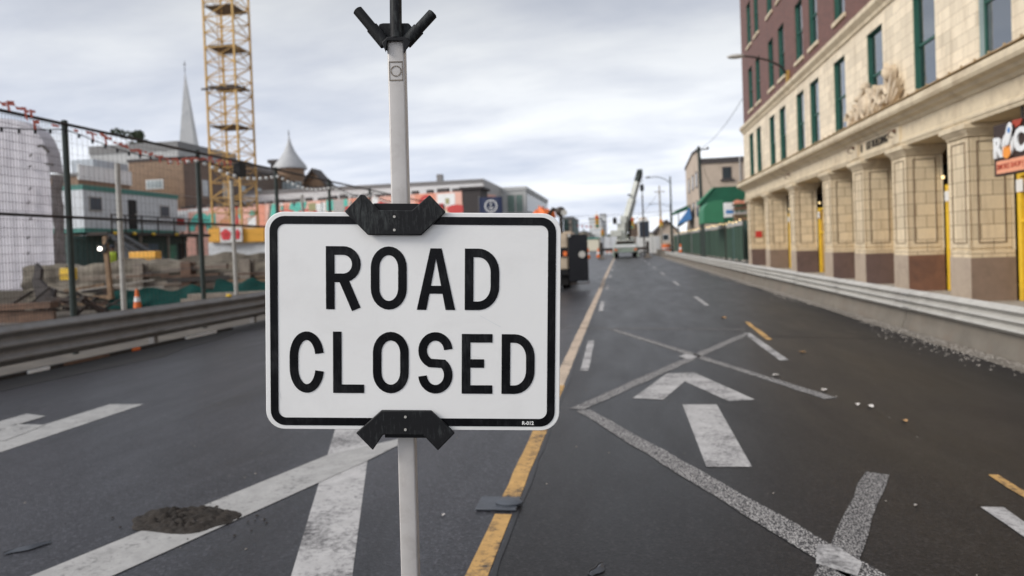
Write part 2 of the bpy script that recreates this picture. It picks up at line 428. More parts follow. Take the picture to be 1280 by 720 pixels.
def poly(mb, pts, z=.004): mb.sheet(pts, z); return mb
def mark(name, mb, m, label): return struct(name, mb, m, label, 'road marking')
mb = MB(); stripe(mb, (-.775, 1.0), (-.775, 4.22), .115, rag=.006); stripe(mb, (-.775, 4.5), (-.775, 8.2), .12, rag=.006)
mark('yellow_line', mb, 'paint_yellow', 'worn yellow lane line left of the joint crack')
mb = MB(); stripe(mb, (-.80, 8.2), (-.80, 30), .15, rag=.006); stripe(mb, (-.83, 30), (-.86, 230), .16)
mark('pale_line', mb, 'paint_pale', 'pale peach lane line continuing the yellow line towards the crane')
mb = MB()
for yy in (9.14, 17.4, 26, 35, 44, 53, 62, 71): stripe(mb, (-.53-(yy-9)*.002, yy), (-.56-(yy-9)*.002, yy+2.9), .11, rag=.004)
mark('short_dashes', mb, 'paint_white', 'white lane dashes beside the pale peach line')
mb = MB()
for yy in (9.8, 18.3, 27, 36, 45, 54, 63, 72): stripe(mb, (2.12, yy), (2.13, yy+(2.9 if yy < 30 else 3.2)), .12, rag=.004)
for yy in (2.0,): stripe(mb, (2.14, yy), (2.13, 4.5), .12, rag=.008)
mark('lane_dashes', mb, 'paint_white', 'white lane dashes between the two right lanes')
mb = MB(); stripe(mb, (2.42, 14.4), (2.34, 11.8), .09, rag=.01); stripe(mb, (2.43, 3), (2.42, 5.1), .07, rag=.01)
mark('yellow_dash', mb, 'paint_yellow', 'short worn yellow dash right of the white lane dash')
def gp(l): return [tuple(g(*p)[:2]) for p in l]
mb = MB(); poly(mb, gp([(883, 584), (940, 584), (896, 506), (853, 506)])); poly(mb, gp([(791, 498), (829, 500), (856, 477), (868, 466), (834, 467)]), .004)
poly(mb, gp([(868, 466), (856, 477), (911, 502), (944, 500)]), .004)
mark('straight_arrow', mb, 'paint_white', 'white straight ahead arrow in the lane right of the sign')
mb = MB(); stripe(mb, (-.50, 7.0), (2.07, 12.5), .16, rag=.012); stripe(mb, (-.42, 6.95), (1.16, 3.45), .145, .19, rag=.012); stripe(mb, (-.2, 13.55), (2.05, 7.45), .14, rag=.012)
mark('diamond_outline', mb, 'paint_stipple', 'half ground off diamond lines around the straight arrow')
mb = MB(); stripe(mb, (1.69, 5.1), (.85, 3.3), .15, rag=.01); stripe(mb, (-1.27, 14.0), (2.2, 13.2), .11, rag=.02)
mark('faint_lines', mb, 'paint_stipple_faint', 'faint ground off lines joining the diamond')
mb = MB(); poly(mb, gp([(1022, 682), (1045, 683), (1078, 705), (1072, 722), (1020, 706)]), .008)
poly(mb, gp([(857, 443), (873, 446), (862, 450), (848, 446)]), .008)
mark('paint_patches', mb, 'paint_white', 'two untouched white patches where diamond lines cross')
mb = MB(); stripe(mb, (-.78, 1.9), (-2.52, 6.1), .31, .31, rag=.006)
mb.v = [(x-.0, y, z) for x, y, z in mb.v]
mb = MB(); poly(mb, [(-1.78, 2.2), (-1.42, 2.2), (-1.42, 3.36), (-2.34, 6.12), (-2.70, 6.11), (-1.74, 3.34)], .004)
mb2 = MB(); poly(mb, gp([(363, 723), (440, 723), (464, 540), (418, 540)]), .004); mb.v = mb.v[6:]; mb.f = [(0, 1, 2, 3)]
q = [Vector((*p, .002)) for p in gp([(363, 723), (440, 723)])]; q2 = [Vector((*p, .002)) for p in gp([(464, 540), (418, 540)])]
e0 = q[0]+(q[0]-q2[1])*.3; e1 = q[1]+(q[1]-q2[0])*.3
mb.v = [tuple(e0), tuple(e1), tuple(q2[0]+(q2[0]-q[1])*.12), tuple(q2[1]+(q2[1]-q[0])*.12)]
mark('gore_line', mb, 'paint_white', 'wide white gore line running under the sign')
mb = MB()
e_ = [Vector((*p, .0045)) for p in gp([(38, 721), (410, 569), (499, 549), (498, 557), (462, 575), (140, 721)])]
e_.insert(0, e_[0]+(e_[0]-e_[1])*.3); e_.append(e_[-1]+(e_[-1]-e_[-2])*.3)
mb.add(e_, [(0, 1, 6, 7), (1, 2, 5, 6), (2, 3, 4, 5)])
mark('gore_edge_line', mb, 'paint_worn', 'white diagonal gore line under the mud pile')
mb = MB(); poly(mb, [(-5.98, 4.2), (-5.52, 4.2), (-5.52, 7.27), (-5.96, 7.27)], .004)
poly(mb, [(-5.98, 5.55), (-5.96, 5.95), (-6.28, 6.33), (-6.10, 6.33-.05), (-6.6, 6.75), (-6.75, 6.0)], .004)
mb.f = [(0, 1, 2, 3)]; mb.v = mb.v[:4]
poly(mb, gp([(-30, 551), (20, 531), (57, 532), (5, 552)]), .008); poly(mb, gp([(-30, 536), (33, 518), (57, 521), (-10, 541)]), .008)
mark('turn_arrow', mb, 'paint_worn', 'white arrow at the left edge of the road')
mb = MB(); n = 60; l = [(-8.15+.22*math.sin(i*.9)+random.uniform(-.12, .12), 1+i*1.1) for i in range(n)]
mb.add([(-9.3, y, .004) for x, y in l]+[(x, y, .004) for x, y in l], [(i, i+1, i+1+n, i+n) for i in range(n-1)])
struct('gutter', mb, 'gutter_dark', 'dark gutter strip below the left guardrail', 'gutter')  # dark sheet with a ragged edge along the left rail foot
# debris strip under the right barrier
mb = MB()
def stone(mb, x, y, z, r):
    k = random.uniform(.6, 1.4)
    v = [(x+r*k*math.cos(t+random.uniform(-.3, .3)), y+r*math.sin(t), z) for t in (0, 1.26, 2.5, 3.77, 5.0)] + [(x+random.uniform(-.3, .3)*r, y, z+r*random.uniform(.5, .9))]
    mb.add(v, [(0, 1, 5), (1, 2, 5), (2, 3, 5), (3, 4, 5), (4, 0, 5)])
for i in range(13000):
    y = 4+70*random.random()**1.5; w = .55*(.7+.3*math.sin(y*.7)) if y < 25 else .45
    x = 4.93-abs(random.gauss(0, .5))*w*1.2
    if x > 3.9: stone(mb, x, y, .003, random.uniform(.005, .015)*(1+.02*y))
tag(obj('gravel', mb, 'gravel', fix=False), 'loose grey gravel swept along the right barrier foot', 'gravel', kind='stuff')
mb = MB(); n = 40
l = [(4.50+.03*math.sin(i*1.3)+random.uniform(-.04, .04), 3+i*2.4) for i in range(n)]
mb.add([(x, y, .004) for x, y in l]+[(4.96, y, .004) for x, y in l], [(i, i+1, i+1+n, i+n) for i in range(n-1)])
struct('dust_strip', mb, 'concrete_tan', 'dusty strip of grit along the right barrier foot', 'grit')

# ------------------------------------------------------------------ small things on the road
def clump(c, rx, ry, h, n):
    mb = MB(); b = bmesh.new()
    bmesh.ops.create_grid(b, x_segments=n, y_segments=n, size=1.)
    from mathutils import noise as nz
    V = []
    for v in b.verts:
        a = math.atan2(v.co.y, v.co.x); q = max(abs(v.co.x), abs(v.co.y)); r = q*(1+.28*nz.noise(Vector((math.cos(a)*1.6, math.sin(a)*1.6, 3.))))
        x, y = r*math.cos(a), r*math.sin(a)
        f = max(0, 1-q**1.6)
        ridg = abs(nz.noise(Vector((x*2+y*7, y*3-x*5, 1.))))*1.1 + .35*nz.noise(Vector((x*6, y*6, 4.)))
        V.append((c[0]+rx*x, c[1]+ry*y, .003+h*f**.6*(.35+ridg)))
    mb.add(V, [tuple(v.index for v in f.verts) for f in b.faces]); b.free(); return mb
mb = clump((-2.80, 4.02), .36, .20, .058, 80)
single('mud_pile', mb, 'mud', 'brown pile of mud dropped on the white diagonal line', 'mud pile', fix=False)
mb = MB()
for i in range(46): stone(mb, -2.80+random.gauss(.1, .3), 4.02+random.gauss(0, .15), .006, random.uniform(.004, .014))
tag(obj('mud_crumbs', mb, 'mud', fix=False), 'small crumbs of mud scattered round the pile', 'mud', kind='stuff')
def gloc(px, py): p = g(px, py); return (p.x, p.y)
t = thing('metal_plate', 'small grey steel plate lying across the yellow line', 'plate', (-.82, 4.37, 0))
mb = MB(); mb.box(-.965, -.705, 4.27, 4.49, .004, .016); obj('plate', mb, 'steel_plate', t, bevel=.004)
mb = MB(); mb.lathe([(.085, 0), (.09, .012), (.07, .022), (.02, .024)], (-.765, 4.37, .016), 14); mb.v = [(x, 4.37+(y-4.37)*.7, z) for x, y, z in mb.v]; obj('raised_cap', mb, 'steel_plate', t)
def strip(name, px0, px1, w, label):
    a = Vector((*gloc(*px0), .006)); b = Vector((*gloc(*px1), .006))
    mb = MB(); d = (b-a); n = Vector((-d.y, d.x, 0)).normalized()*w; k = 8; vs = []
    for i in range(k+1):
        p = a.lerp(b, i/k)+n*(.6*math.sin(i*1.1)*.5); e = .35+.65*math.sin(math.pi*i/k)
        vs += [tuple(p-n*e), tuple(p+Vector((0, 0, .018*e))), tuple(p+n*e)]
    mb.add(vs, [(3*i+j, 3*i+3+j, 3*i+4+j, 3*i+1+j) for i in range(k) for j in (0, 1)])
    t = thing(name, label, 'rubber strip', (a.x, a.y, 0)); obj('strip', mb, 'steel_plate', t, fix=False)
    m2 = MB(); m2.tube([Vector(v)+Vector((0, 0, .003)) for v in vs[2::3]], .006, 5); obj('dark_edge', m2, 'tar', t)
strip('rubber_strip', (5, 694), (64, 679), .025, 'torn grey rubber strip by the bottom left road edge')
strip('rubber_strip', (738, 722), (756, 706), .025, 'grey rubber scrap right of the joint crack')
leafdef = [((1131, 527), .045, 'leaf_dry', 'dry orange leaf right of the diamond'), ((1088, 509), .05, 'litter', 'crumpled pale paper scrap beside a dry leaf'),
           ((1072, 507), .045, 'litter', 'flat pale paper scrap at the diamond tip'), ((905, 398), .07, 'leaf_dry', 'dry brown leaf left of the yellow dash'), ((1003, 441), .06, 'leaf_dry', 'small dry leaf right of the lane dash'),
           ((1030, 489), .06, 'litter', 'white litter scrap on the end of the diamond line'), ((1145, 633), .02, 'litter', 'tiny white scrap near the bottom right lane'),
           ((554, 645), .02, 'litter', 'tiny pale scrap between pole and yellow line'), ((970, 470), .05, 'litter', 'curled pale scrap right of the arrow tip')]
for (px, s, m, lab) in leafdef:
    x, y = gloc(*px); mb = MB(); a = random.uniform(0, 6)
    pr = [(-1, 0), (-.4, .45), (.3, .5), (1, .1), (.5, -.4), (-.3, -.5)]
    vs = [(x+s*(u*math.cos(a)-v*math.sin(a)), y+s*(u*math.sin(a)+v*math.cos(a)), .006+abs(v)*s*.5+.2*s*random.random()) for u, v in pr]
    mb.add(vs+[(x, y, .005)], [(i, (i+1) % 6, 6) for i in range(6)])
    single('dry_leaf' if m == 'leaf_dry' else 'paper_scrap', mb, m, lab, 'leaf' if m == 'leaf_dry' else 'litter', (x, y, 0), fix=False)
mb = MB()
for i in range(260):
    r = random.random(); y = 3+16*random.random()**1.5; x = random.uniform(-7, 4.2)
    stone(mb, x, y, .001, random.uniform(.003, .010))
tag(obj('grit', mb, 'gravel', fix=False), 'tiny grit scattered over the asphalt', 'grit', kind='stuff')

# ------------------------------------------------------------------ THE ROAD CLOSED SIGN
yaw = math.atan2(-ray(640, 325).x, ray(640, 325).y)         # the sign faces the viewer
D = 1.77                                                    # metres from the lens to the sign face
KM = .75/369.5                                              # metres per photograph pixel at the panel
ax = RC @ Vector((0, 0, -1)); ex = RC @ Vector((1, 0, 0)); ey = RC @ Vector((0, 1, 0))
Pc = O_ + ax*D + ex*((516-CX)/F*D) + ey*(-(402.3-CY)/F*D)
base = O_ + ax*D + ex*((512.5-CX)/F*D) + ey*(-(640-CY)/F*D)
pole_dir = (O_ + ax*(D+.052) + ex*((495-CX)/F*(D+.052)) + ey*(-(20-CY)/F*(D+.052))) - (O_ + ax*(D+.052) + ex*((513.5-CX)/F*(D+.052)) + ey*(-(720-CY)/F*(D+.052)))
pole_dir.normalize()
p0 = O_ + ax*(D+.052) + ex*((513.5-CX)/F*(D+.052)) + ey*(-(720-CY)/F*(D+.052))
foot = p0 - pole_dir*(p0.z/pole_dir.z)
t = thing('road_closed_sign', 'black on white ROAD CLOSED sign on a pale square pole', 'road sign', (foot.x, foot.y, 0))
SIGN = t
# panel space: u right, v up (metres from the panel centre), w towards the viewer; leans forward by 2 degrees
al = R_(2.2)
U = ex; Vv = (ey*math.cos(al) - ax*math.sin(al)).normalized(); W = U.cross(Vv)
rot = R_(-.35); U, Vv = U*math.cos(rot)+Vv*math.sin(rot), Vv*math.cos(rot)-U*math.sin(rot)
def SP(u, v, w): return Pc + U*u + Vv*v + W*w
def px2(x, y): return ((x-516)*KM, -(y-402.3)*KM)
def rrect(w, h, r, n=8):
    out = []
    for cx, cy, a0 in ((w-r, h-r, 0), (-w+r, h-r, 90), (-w+r, -h+r, 180), (w-r, -h+r, 270)):
        for i in range(n+1):
            a = R_(a0+90*i/n); out.append((cx+r*math.cos(a), cy+r*math.sin(a)))
    return out
PW, PH = .375, .2775
mb = MB(); mb.prism(rrect(PW, PH, .048), SP, -.004, 0.); pan = obj('panel', mb, 'sign_white', t, bevel=.0015)
o_ = rrect(PW-.0125, PH-.0105, .038); i_ = rrect(PW-.0325, PH-.0305, .020); n = len(o_)
mb = MB(); mb.add([SP(u, v, .0012) for u, v in o_+i_], [(i, (i+1) % n, (i+1) % n+n, i+n) for i in range(n)]); obj('border', mb, 'sign_black', pan, fix=False)
# lettering: thick strokes along centre lines, in photograph pixels
def thick(mb, pts, hw, closed=False, z=.0012):
    P = [Vector(p) for p in pts]; n = len(P); L = []; Rr = []
    for i in range(n):
        a = P[(i-1) % n] if (closed or i > 0) else None; b = P[(i+1) % n] if (closed or i < n-1) else None
        d1 = (P[i]-a).normalized() if a is not None else None; d2 = (b-P[i]).normalized() if b is not None else None
        d1 = d1 or d2; d2 = d2 or d1
        n1 = Vector((-d1.y, d1.x)); n2 = Vector((-d2.y, d2.x)); m = (n1+n2); m = m.normalized() if m.length > 1e-6 else n1
        k = hw/max(.4, m.dot(n1)); L.append(P[i]+m*k); Rr.append(P[i]-m*k)
    q = [SP(*px2(p.x, p.y), z) for p in L+Rr]
    mb.add(q, [(i, (i+1) % n, (i+1) % n+n, i+n) for i in range(n if closed else n-1)])
def arc(cx, cy, rx, ry, a0, a1, n=14): return [(cx+rx*math.cos(R_(a0+(a1-a0)*i/n)), cy-ry*math.sin(R_(a0+(a1-a0)*i/n))) for i in range(n+1)]
hw = 5.4
def letter(ch, x0, x1, y0, y1):
    mb = MB(); a, b, c, d = x0+hw, x1-hw, y0+hw, y1-hw; cx = (a+b)/2; rx = (b-a)/2
    if ch == 'O':
        ry = min(rx*1.35, (d-c)/2*.62); thick(mb, arc(cx, c+ry, rx, ry, 180, 0)+arc(cx, d-ry, rx, ry, 0, -180), hw, True)
    elif ch == 'D':
        ry = 24; thick(mb, [(a, c)]+[(a+rx*.7, c)]+arc(a+rx*.7, c+ry, b-a-rx*.7, ry, 80, 0, 8)+arc(a+rx*.7, d-ry, b-a-rx*.7, ry, 0, -80, 8)+[(a+rx*.7, d), (a, d)], hw, True)
    elif ch == 'C':
        ry = 26; thick(mb, arc(cx, c+ry, rx, ry, 8, 180, 18)+arc(cx, d-ry, rx, ry, 180, 352, 18), hw)
    elif ch == 'L': thick(mb, [(a, y0), (a, d), (x1, d)], hw)
    elif ch == 'E':
        thick(mb, [(x1, c), (a, c), (a, d), (x1, d)], hw); m_ = (c+d)/2-.5; thick(mb, [(a+hw, m_), (x1-(x1-x0)*.27, m_)], hw)
    elif ch == 'R':
        m_ = c+(d-c)*.50; r = (m_-c)/2
        thick(mb, [(a, y1), (a, c), (b-r*.95, c)]+arc(b-r*.95, c+r, r*.95, r, 80, -80, 10)+[(b-r*.95, m_), (a+hw, m_)], hw)
        thick(mb, [(a+(b-a)*.52, m_+hw*.6), (x1-hw*1.05, y1)], hw*1.08, z=.0010)
    elif ch == 'A':
        cx = (x0+x1)/2
        q = [(x0, y1), (cx-7, y0), (cx+7, y0), (x1, y1), (x1-12, y1), (cx, y0+13), (x0+12, y1)]
        P = [SP(*px2(*p), .0012) for p in q]; mb.add(P, [(0, 1, 5, 6), (1, 2, 5), (2, 3, 4, 5)])
        zz = y1-(y1-y0)*.26; zc = zz-5.2; k0 = (y1-zc)/(y1-y0)
        thick(mb, [(x0+(cx-x0)*k0*.86+5, zc), (x1-(x1-cx)*k0*.86-5, zc)], 5.0, z=.0010)
    elif ch == 'S':
        rx_ = rx; h = (d-c); r1 = h*.27; m_ = c+h*.49
        thick(mb, arc(cx, c+r1, rx_, r1*1.0, 5, 180, 16)+arc(cx, c+r1, rx_, r1*.95, 195, 245, 4)+arc(cx, d-h*.27, rx_, h*.27, 52, 0, 5)+arc(cx, d-h*.27, rx_, h*.27, -12, -176, 16), hw)
    return obj('letter', mb, 'sign_black', pan, fix=False)
for ch, x0, x1 in (('R', 407.5, 451), ('O', 463.5, 508.5), ('A', 521, 569), ('D', 581, 624)): letter(ch, x0, x1, 308 if ch in 'RO' else 310, 387)
for ch, x0, x1 in (('C', 361.5, 404.5), ('L', 416, 455), ('O', 466, 511), ('S', 523, 566), ('E', 577.5, 616), ('D', 627.5, 669)): letter(ch, x0, x1, 415 if ch not in 'ED' else 417, 492.5)
me = text_mesh('R-012', .0125, .0003, bold=.0004)
off = Vector(t.location); u0, v0 = px2(661, 529.5)
for v in me.vertices: v.co = SP(u0+v.co.x, v0+v.co.y, .0022+v.co.z) - off
obj('code_lettering', me, 'sign_white', pan)
# scratches on the face
mb = MB()
for (a, b, w) in (((600, 394), (626, 408), .5), ((575, 440), (600, 447), .3), ((345, 480), (350, 500), .3)):
    thick(mb, [a, b], w, z=.0006)
obj('scratches', mb, 'white', pan, fix=False)
# pole
PD = pole_dir; PX = (ex - PD*ex.dot(PD)).normalized(); PYv = PX.cross(PD)   # PYv: away or towards viewer
if PYv.dot(ax) < 0: PYv = -PYv
hwp = .0222
def PP(u, h, w): return foot + PD*h + PX*u + PYv*w            # u right, h height along the pole, w away from the viewer
mid = .002                                                    # front face of the pole sits just behind the panel
def pole_h(py): return ((O_ + ax*(D+.052) + ex*0 + ey*(-(py-CY)/F*(D+.052))) - foot).dot(PD)
htop = pole_h(47)
mb = MB(); rr = rrect(hwp, hwp, .005, 3); mb.prism(rr, lambda u, v, h: PP(u, h, v), .0, htop); pole = obj('pole', mb, 'pole_paint', t, bevel=.001)
mb = MB()
h1, h0 = pole_h(76), pole_h(100); f = -hwp-.0012
for (u0, u1, a, b) in ((-.017, .018, h1-.003, h1), (-.017, .018, h0, h0+.003), (-.018, -.016, h0, h1), (.0155, .0175, h0, h1)):
    mb.add([PP(u0, a, f), PP(u1, a, f), PP(u1, b, f), PP(u0, b, f)], [(0, 1, 2, 3)])
c_ = (h1+h0)/2
for k in range(16):
    a = 2*math.pi*k/16; b = a+.45*random.uniform(.5, 1.1)
    mb.add([PP(r*math.cos(q), c_+r*math.sin(q), f) for q, r in ((a, .0115), (b, .0115), (b, .0145), (a, .0145))], [(0, 1, 2, 3)])
obj('label_residue', mb, 'timber_grey', pole, fix=False)
# cross feet
mb = MB()
for a in (R_(38), R_(128)):
    d = Vector((math.cos(a), math.sin(a), 0)); mb.bar(Vector((foot.x, foot.y, .03))-d*.55, Vector((foot.x, foot.y, .03))+d*.55, .05, .05)
mb.box(foot.x-.05, foot.x+.05, foot.y-.05, foot.y+.05, .055, .30); obj('cross_feet', mb, 'black_plastic', t, bevel=.004)
# brackets clamping the panel
def bracket(name, pts, rec, scr):
    mb = MB(); q = [px2(*p) for p in pts]
    mb.prism(q, SP, .004, .016); br = obj(name, mb, 'black_plastic', t, bevel=.0025)
    m2 = MB(); x0, y0, x1, y1 = rec; (u0, v0), (u1, v1) = px2(x0, y0), px2(x1, y1)
    m2.prism([(u0, v0), (u1, v0), (u1, v1), (u0, v1)], SP, -.02, .003); obj('back_plate', m2, 'black', br, bevel=.002)
    for s in scr:
        m3 = MB(); u, v = px2(*s)
        ring = [(u+.0034*math.cos(2*math.pi*k/10), v+.0034*math.sin(2*math.pi*k/10)) for k in range(10)]
        m3.prism(ring, SP, .0155, .018); obj('screw', m3, 'galvanized', br)
    return br
bracket('bracket', [(432.5, 265), (453, 243.5), (457.5, 245), (474.5, 263), (516, 263), (537.5, 244), (557.5, 265), (527, 294), (461.5, 294)], (467, 254.5, 523, 270), ((494.3, 271), (494.3, 287.5)))
bracket('bracket', [(446, 541.5), (477.5, 513), (540, 513), (569.6, 541), (548.5, 563), (530, 543.5), (480, 543.5), (467, 563)], (481, 530, 533, 549), ((508, 520.5), (508, 536.5)))
# three-flag holder on the pole top: tubes leave the clamp left, up and right
def hp(x, y, w=0.):
    q = O_ + ax*(D+.052+w) + ex*((x-CX)/F*(D+.052+w)) + ey*(-(y-CY)/F*(D+.052+w)); return q
fh = obj('flag_holder', MB().prism([px2(x, y) for x, y in [(474, 30), (479, 29), (511, 29), (515, 34), (520, 47), (505, 66), (484, 64), (470, 50)]],
     lambda u, v, w: hp(516+u/KM, 402.3-v/KM, w), -.006, .020), 'black_plastic', t, bevel=.003)
def htube(a, b, r, r2=None, n=14):
    m = MB(); A = hp(*a); B = hp(*b); d = (B-A).normalized()
    m.tube([A, B], r, n); inner = B - d*.03
    o = obj('flag_socket', m, 'black_plastic', fh)
    m2 = MB(); m2.tube([A, A.lerp(B, .48)], r*1.22, n); obj('socket_sleeve', m2, 'black_plastic', fh) if r2 else None
    m3 = MB(); m3.tube([B, B+d*.002], r*.78, n); obj('socket_bore', m3, 'black', o if False else fh)
htube((482, 55, -.012), (447, 13, -.012), .0135, 1); htube((507, 54, -.012), (541, 17, -.012), .0135, 1); htube((495, 48, -.020), (494, -70, -.020), .0155)
mb = MB(); mb.prism([px2(x, y) for x, y in [(477, 53), (484, 46), (506, 46), (514, 52), (505, 67.5), (503.5, 51), (484, 51), (482.5, 66)]], lambda u, v, w: hp(516+u/KM, 402.3-v/KM, w), -.034, .03)
obj('holder_clamp', mb, 'black', fh, bevel=.002)

# ------------------------------------------------------------------ GUARDRAILS
def thrie(H0, H1, dep, s):
    n = 24; out = []
    for i in range(n+1):
        tt = i/n; z = H0+(H1-H0)*tt
        x = dep*(.5-.5*math.cos(tt*3*2*math.pi)); out.append((s*x, z))
    return out
def guardrail(label, X, z0, z1, s, Y0, Y1, m, seg=3.82, posts=True, group=None):
    t = thing('guardrail', label, 'guardrail', (X, Y0, 0))
    prof = thrie(z0, z1, .085, s); y = Y0; i = 0
    while y < Y1:
        mb = MB(); dx = random.uniform(-.008, .008); o = (i % 2)*.006*s; ye = y+seg+.25; k = len(prof)
        dz = random.uniform(-.006, .006)
        vs = [(X+x+o+dx, y, z+dz) for x, z in prof]+[(X+x+o+dx, ye, z+dz) for x, z in prof]
        vs += [(X+x+o+dx-s*.004, yy, z+dz) for yy in (y, ye) for x, z in prof]
        fs = [(j, j+1, j+1+k, j+k) for j in range(k-1)]+[(j+2*k, j+1+2*k, j+1+3*k, j+3*k) for j in range(k-1)]
        fs += [(0, k, 3*k, 2*k), (k-1, 2*k-1, 4*k-1, 3*k-1)]+[(j, j+1, j+1+2*k, j+2*k) for j in range(k-1)]
        mb.add(vs, fs)
        rp = obj('rail_panel', mb, m, t, ang=60, fix=False)
        if y < 34:
            m2 = MB()
            for bz in (.2, .5, .8):
                for q in (.06, .14, .22):
                    zz = z0+(z1-z0)*(bz if bz == .5 else bz); xx = X+s*.085*(.5-.5*math.cos(bz*6*math.pi))+dx+o
                    m2.tube([(xx, y+q, zz), (xx+s*.016, y+q, zz)], .014, 6)
            obj('bolts', m2, 'galvanized_dull', rp)
        if posts:
            m3 = MB(); m3.box(X-s*.03, X-s*.15, y+.08, y+.20, 0, z1-.02); obj('post', m3, 'galvanized_dull', t)
        y += seg; i += 1
    return t
guardrail('dull steel guardrail along the left road edge below the mesh fence', -9.2, .16, .77, 1, 1., 70, 'galvanized_dull')
guardrail('pale steel guardrail along the arcade building on a concrete kerb', 4.80, .33, .70, -1, 1., 75, 'galvanized', posts=False)
t = thing('concrete_barrier', 'low concrete barrier carrying the pale right guardrail', 'barrier', (5.0, 1, 0))
y = 1.
while y < 108:
    mb = MB(); x1, x0, hh = 4.84, 5.1, .62
    if y > 74: hh = .75
    mb.prism([(x1-.06, 0), (x1-.04, .12), (x1, .20), (x1, hh), (x0, hh), (x0, 0)], lambda u, v, w: (u, w, v), y, y+3.96)
    obj('barrier_segment', mb, 'concrete_tan', t, bevel=.012); y += 4.0
t = thing('kerb_board', 'long timber board with orange and white worn paint under the left guardrail', 'board', (-9.05, 8, 0))
mb = MB(); mb.box(-9.12, -9.0, 7, 15, 0, .05); obj('plank', mb, 'mud', t)
for (a, b, m) in ((9.3, 9.7, 'white'), (10.0, 11.0, 'rust_steel'), (11.6, 11.8, 'orange'), (13.2, 14.3, 'white')):
    mb = MB(); mb.box(-9.0, -8.975, a, b, .01, .058); obj('painted_strip', mb, m, t)
mb = MB(); p = atX(286, 370, -9.2); mb.ball((0, 0, 0), .06, 8, (1, 1.4, .8)); mb.v = [(x+p.x, y+p.y, z+p.z) for x, y, z in mb.v]
single('yellow_glove', mb, 'yellow', 'crumpled yellow glove lying on the left guardrail', 'glove', tuple(p))

# ------------------------------------------------------------------ LEFT MESH FENCE
FX = -10.; t = thing('mesh_fence', 'tall dark wire mesh fence behind the left guardrail', 'fence', (FX, 5, 0))
ZT = 4.22
for yy in (7.4, 11.4, 15.45, 19.3, 23.1, 27.1, 31.1, 35.1, 39.1):
    mb = MB(); mb.tube([(FX, yy, 0), (FX, yy, ZT+.06)], .055, 8); mb.ball((FX, yy, ZT+.06), .06, 8, (1, 1, .5)); obj('post', mb, 'dark_green_metal', t)
for z in (ZT, 2.52):
    mb = MB(); mb.tube([(FX+.05, 3, z), (FX+.05, 39.1, z)], .030, 6); obj('rail', mb, 'dark_steel', t)
mb = MB(); mb.tube([(FX+.05, 3, .62), (FX+.05, 20, .62)], .028, 6); obj('rail', mb, 'rust_steel', t)
yy = 3.4
while yy < 39:
    mb = MB(); e = min(yy+3.9, 39.1)
    dens = .062 if yy < 11 else .13
    q = yy
    while q < e: mb.bar((FX+.02, q, .6), (FX+.02, q, ZT), .005 if yy < 11 else .0032); q += dens
    z = .7
    while z < ZT: mb.bar((FX+.02, yy, z), (FX+.02, e, z), .006 if yy < 11 else .0032); z += .145 if yy < 11 else .2
    obj('mesh_panel', mb, 'dark_steel', t, fix=False); yy += 4.0
t = thing('barrier_fence', 'row of galvanized fence posts with thin wire behind the dark mesh fence', 'fence', (-10.35, 12, 0))
for yy, ht in ((13.1, 3.72), (17.4, 3.75), (21.6, 3.65), (25.8, 3.7)):
    mb = MB(); mb.tube([(-10.3, yy, 0), (-10.3, yy, ht)], .052, 8); obj('post', mb, 'galvanized', t)
for z in (1.6, 3.2):
    mb = MB(); mb.tube([(-10.3, 13.1, z), (-10.3, 25.8, z)], .006, 5); obj('wire', mb, 'galvanized', t)
# string lights along the fence top
t = thing('string_lights', 'string of unlit white bulbs hung along the mesh fence top', 'string lights', (FX, 7, ZT))
pts = []; y = 7.; k = 0
bp = []
while y < 36:
    sag = .22*math.sin(math.pi*((y-7.4) % 3.95)/3.95) if y > 7.4 else .1
    pts.append((FX+.1, y, ZT-.10-sag)); y += .33
mb = MB(); mb.tube(pts, .010, 4); cab = obj('cable', mb, 'black', t)
for p in pts:
    mb = MB(); mb.tube([p, (p[0], p[1], p[2]-.07)], .022, 6); b = obj('socket', mb, 'black', t)
    if p[1] > 14:
        mb = MB(); mb.ball((p[0], p[1], p[2]-.10), .048, 8); obj('bulb', mb, 'bulb_off', b)
t = thing('flagging_tape', 'frayed red flagging tape tied along the mesh fence top', 'tape', (FX, 8, ZT))
mb = MB(); y = 8.6
def flag_zone(y0, y1, amp, zoff, dens):
    y = y0
    while y < y1:
        l = random.uniform(.06, .16); z = ZT+zoff+amp*math.sin((y-y0)/(y1-y0)*math.pi)+random.uniform(-.03, .03); x = FX+.09+random.uniform(-.02, .02)
        mb.add([(x, y, z), (x+.02, y+l, z+random.uniform(-.03, .03)), (x+.03, y+l*.9, z-.05), (x, y+.02, z-.05)], [(0, 1, 2, 3)])
        if random.random() < .4: mb.add([(x, y, z), (x+.01, y+.03, z), (x+.03, y+.05, z-random.uniform(.08, .2)), (x+.01, y+.01, z-.15)], [(0, 1, 2, 3)])
        y += 1.7*dens*random.uniform(.5, 1.5)
flag_zone(9.0, 10.6, .05, .10, .06); flag_zone(10.6, 12.2, 0, -.06, .2); flag_zone(12.2, 15.6, -.18, -.08, .07); flag_zone(15.6, 16.8, -.03, -.06, .08)
obj('tape_strip', mb, 'red_tape', t, fix=False)
mb = MB(); mb.box(FX+.06, FX+.26, 16.9, 17.2, ZT-.42, ZT-.08); mb.tube([(FX+.16, 17.05, ZT-.08), (FX+.1, 17.05, ZT)], .02, 6)
single('speaker_box', mb, 'black', 'small black speaker box hanging from the fence top rail', 'speaker', (FX+.16, 17.05, ZT), bevel=.015)

# ------------------------------------------------------------------ CONSTRUCTION SITE (left)
mb = MB(); mb.box(-70, -11.2, 24.9, 60, -.05, .66)
struct('raised_ground', mb, 'ground_dirt', 'raised earth terrace behind the shoring wall', 'ground')
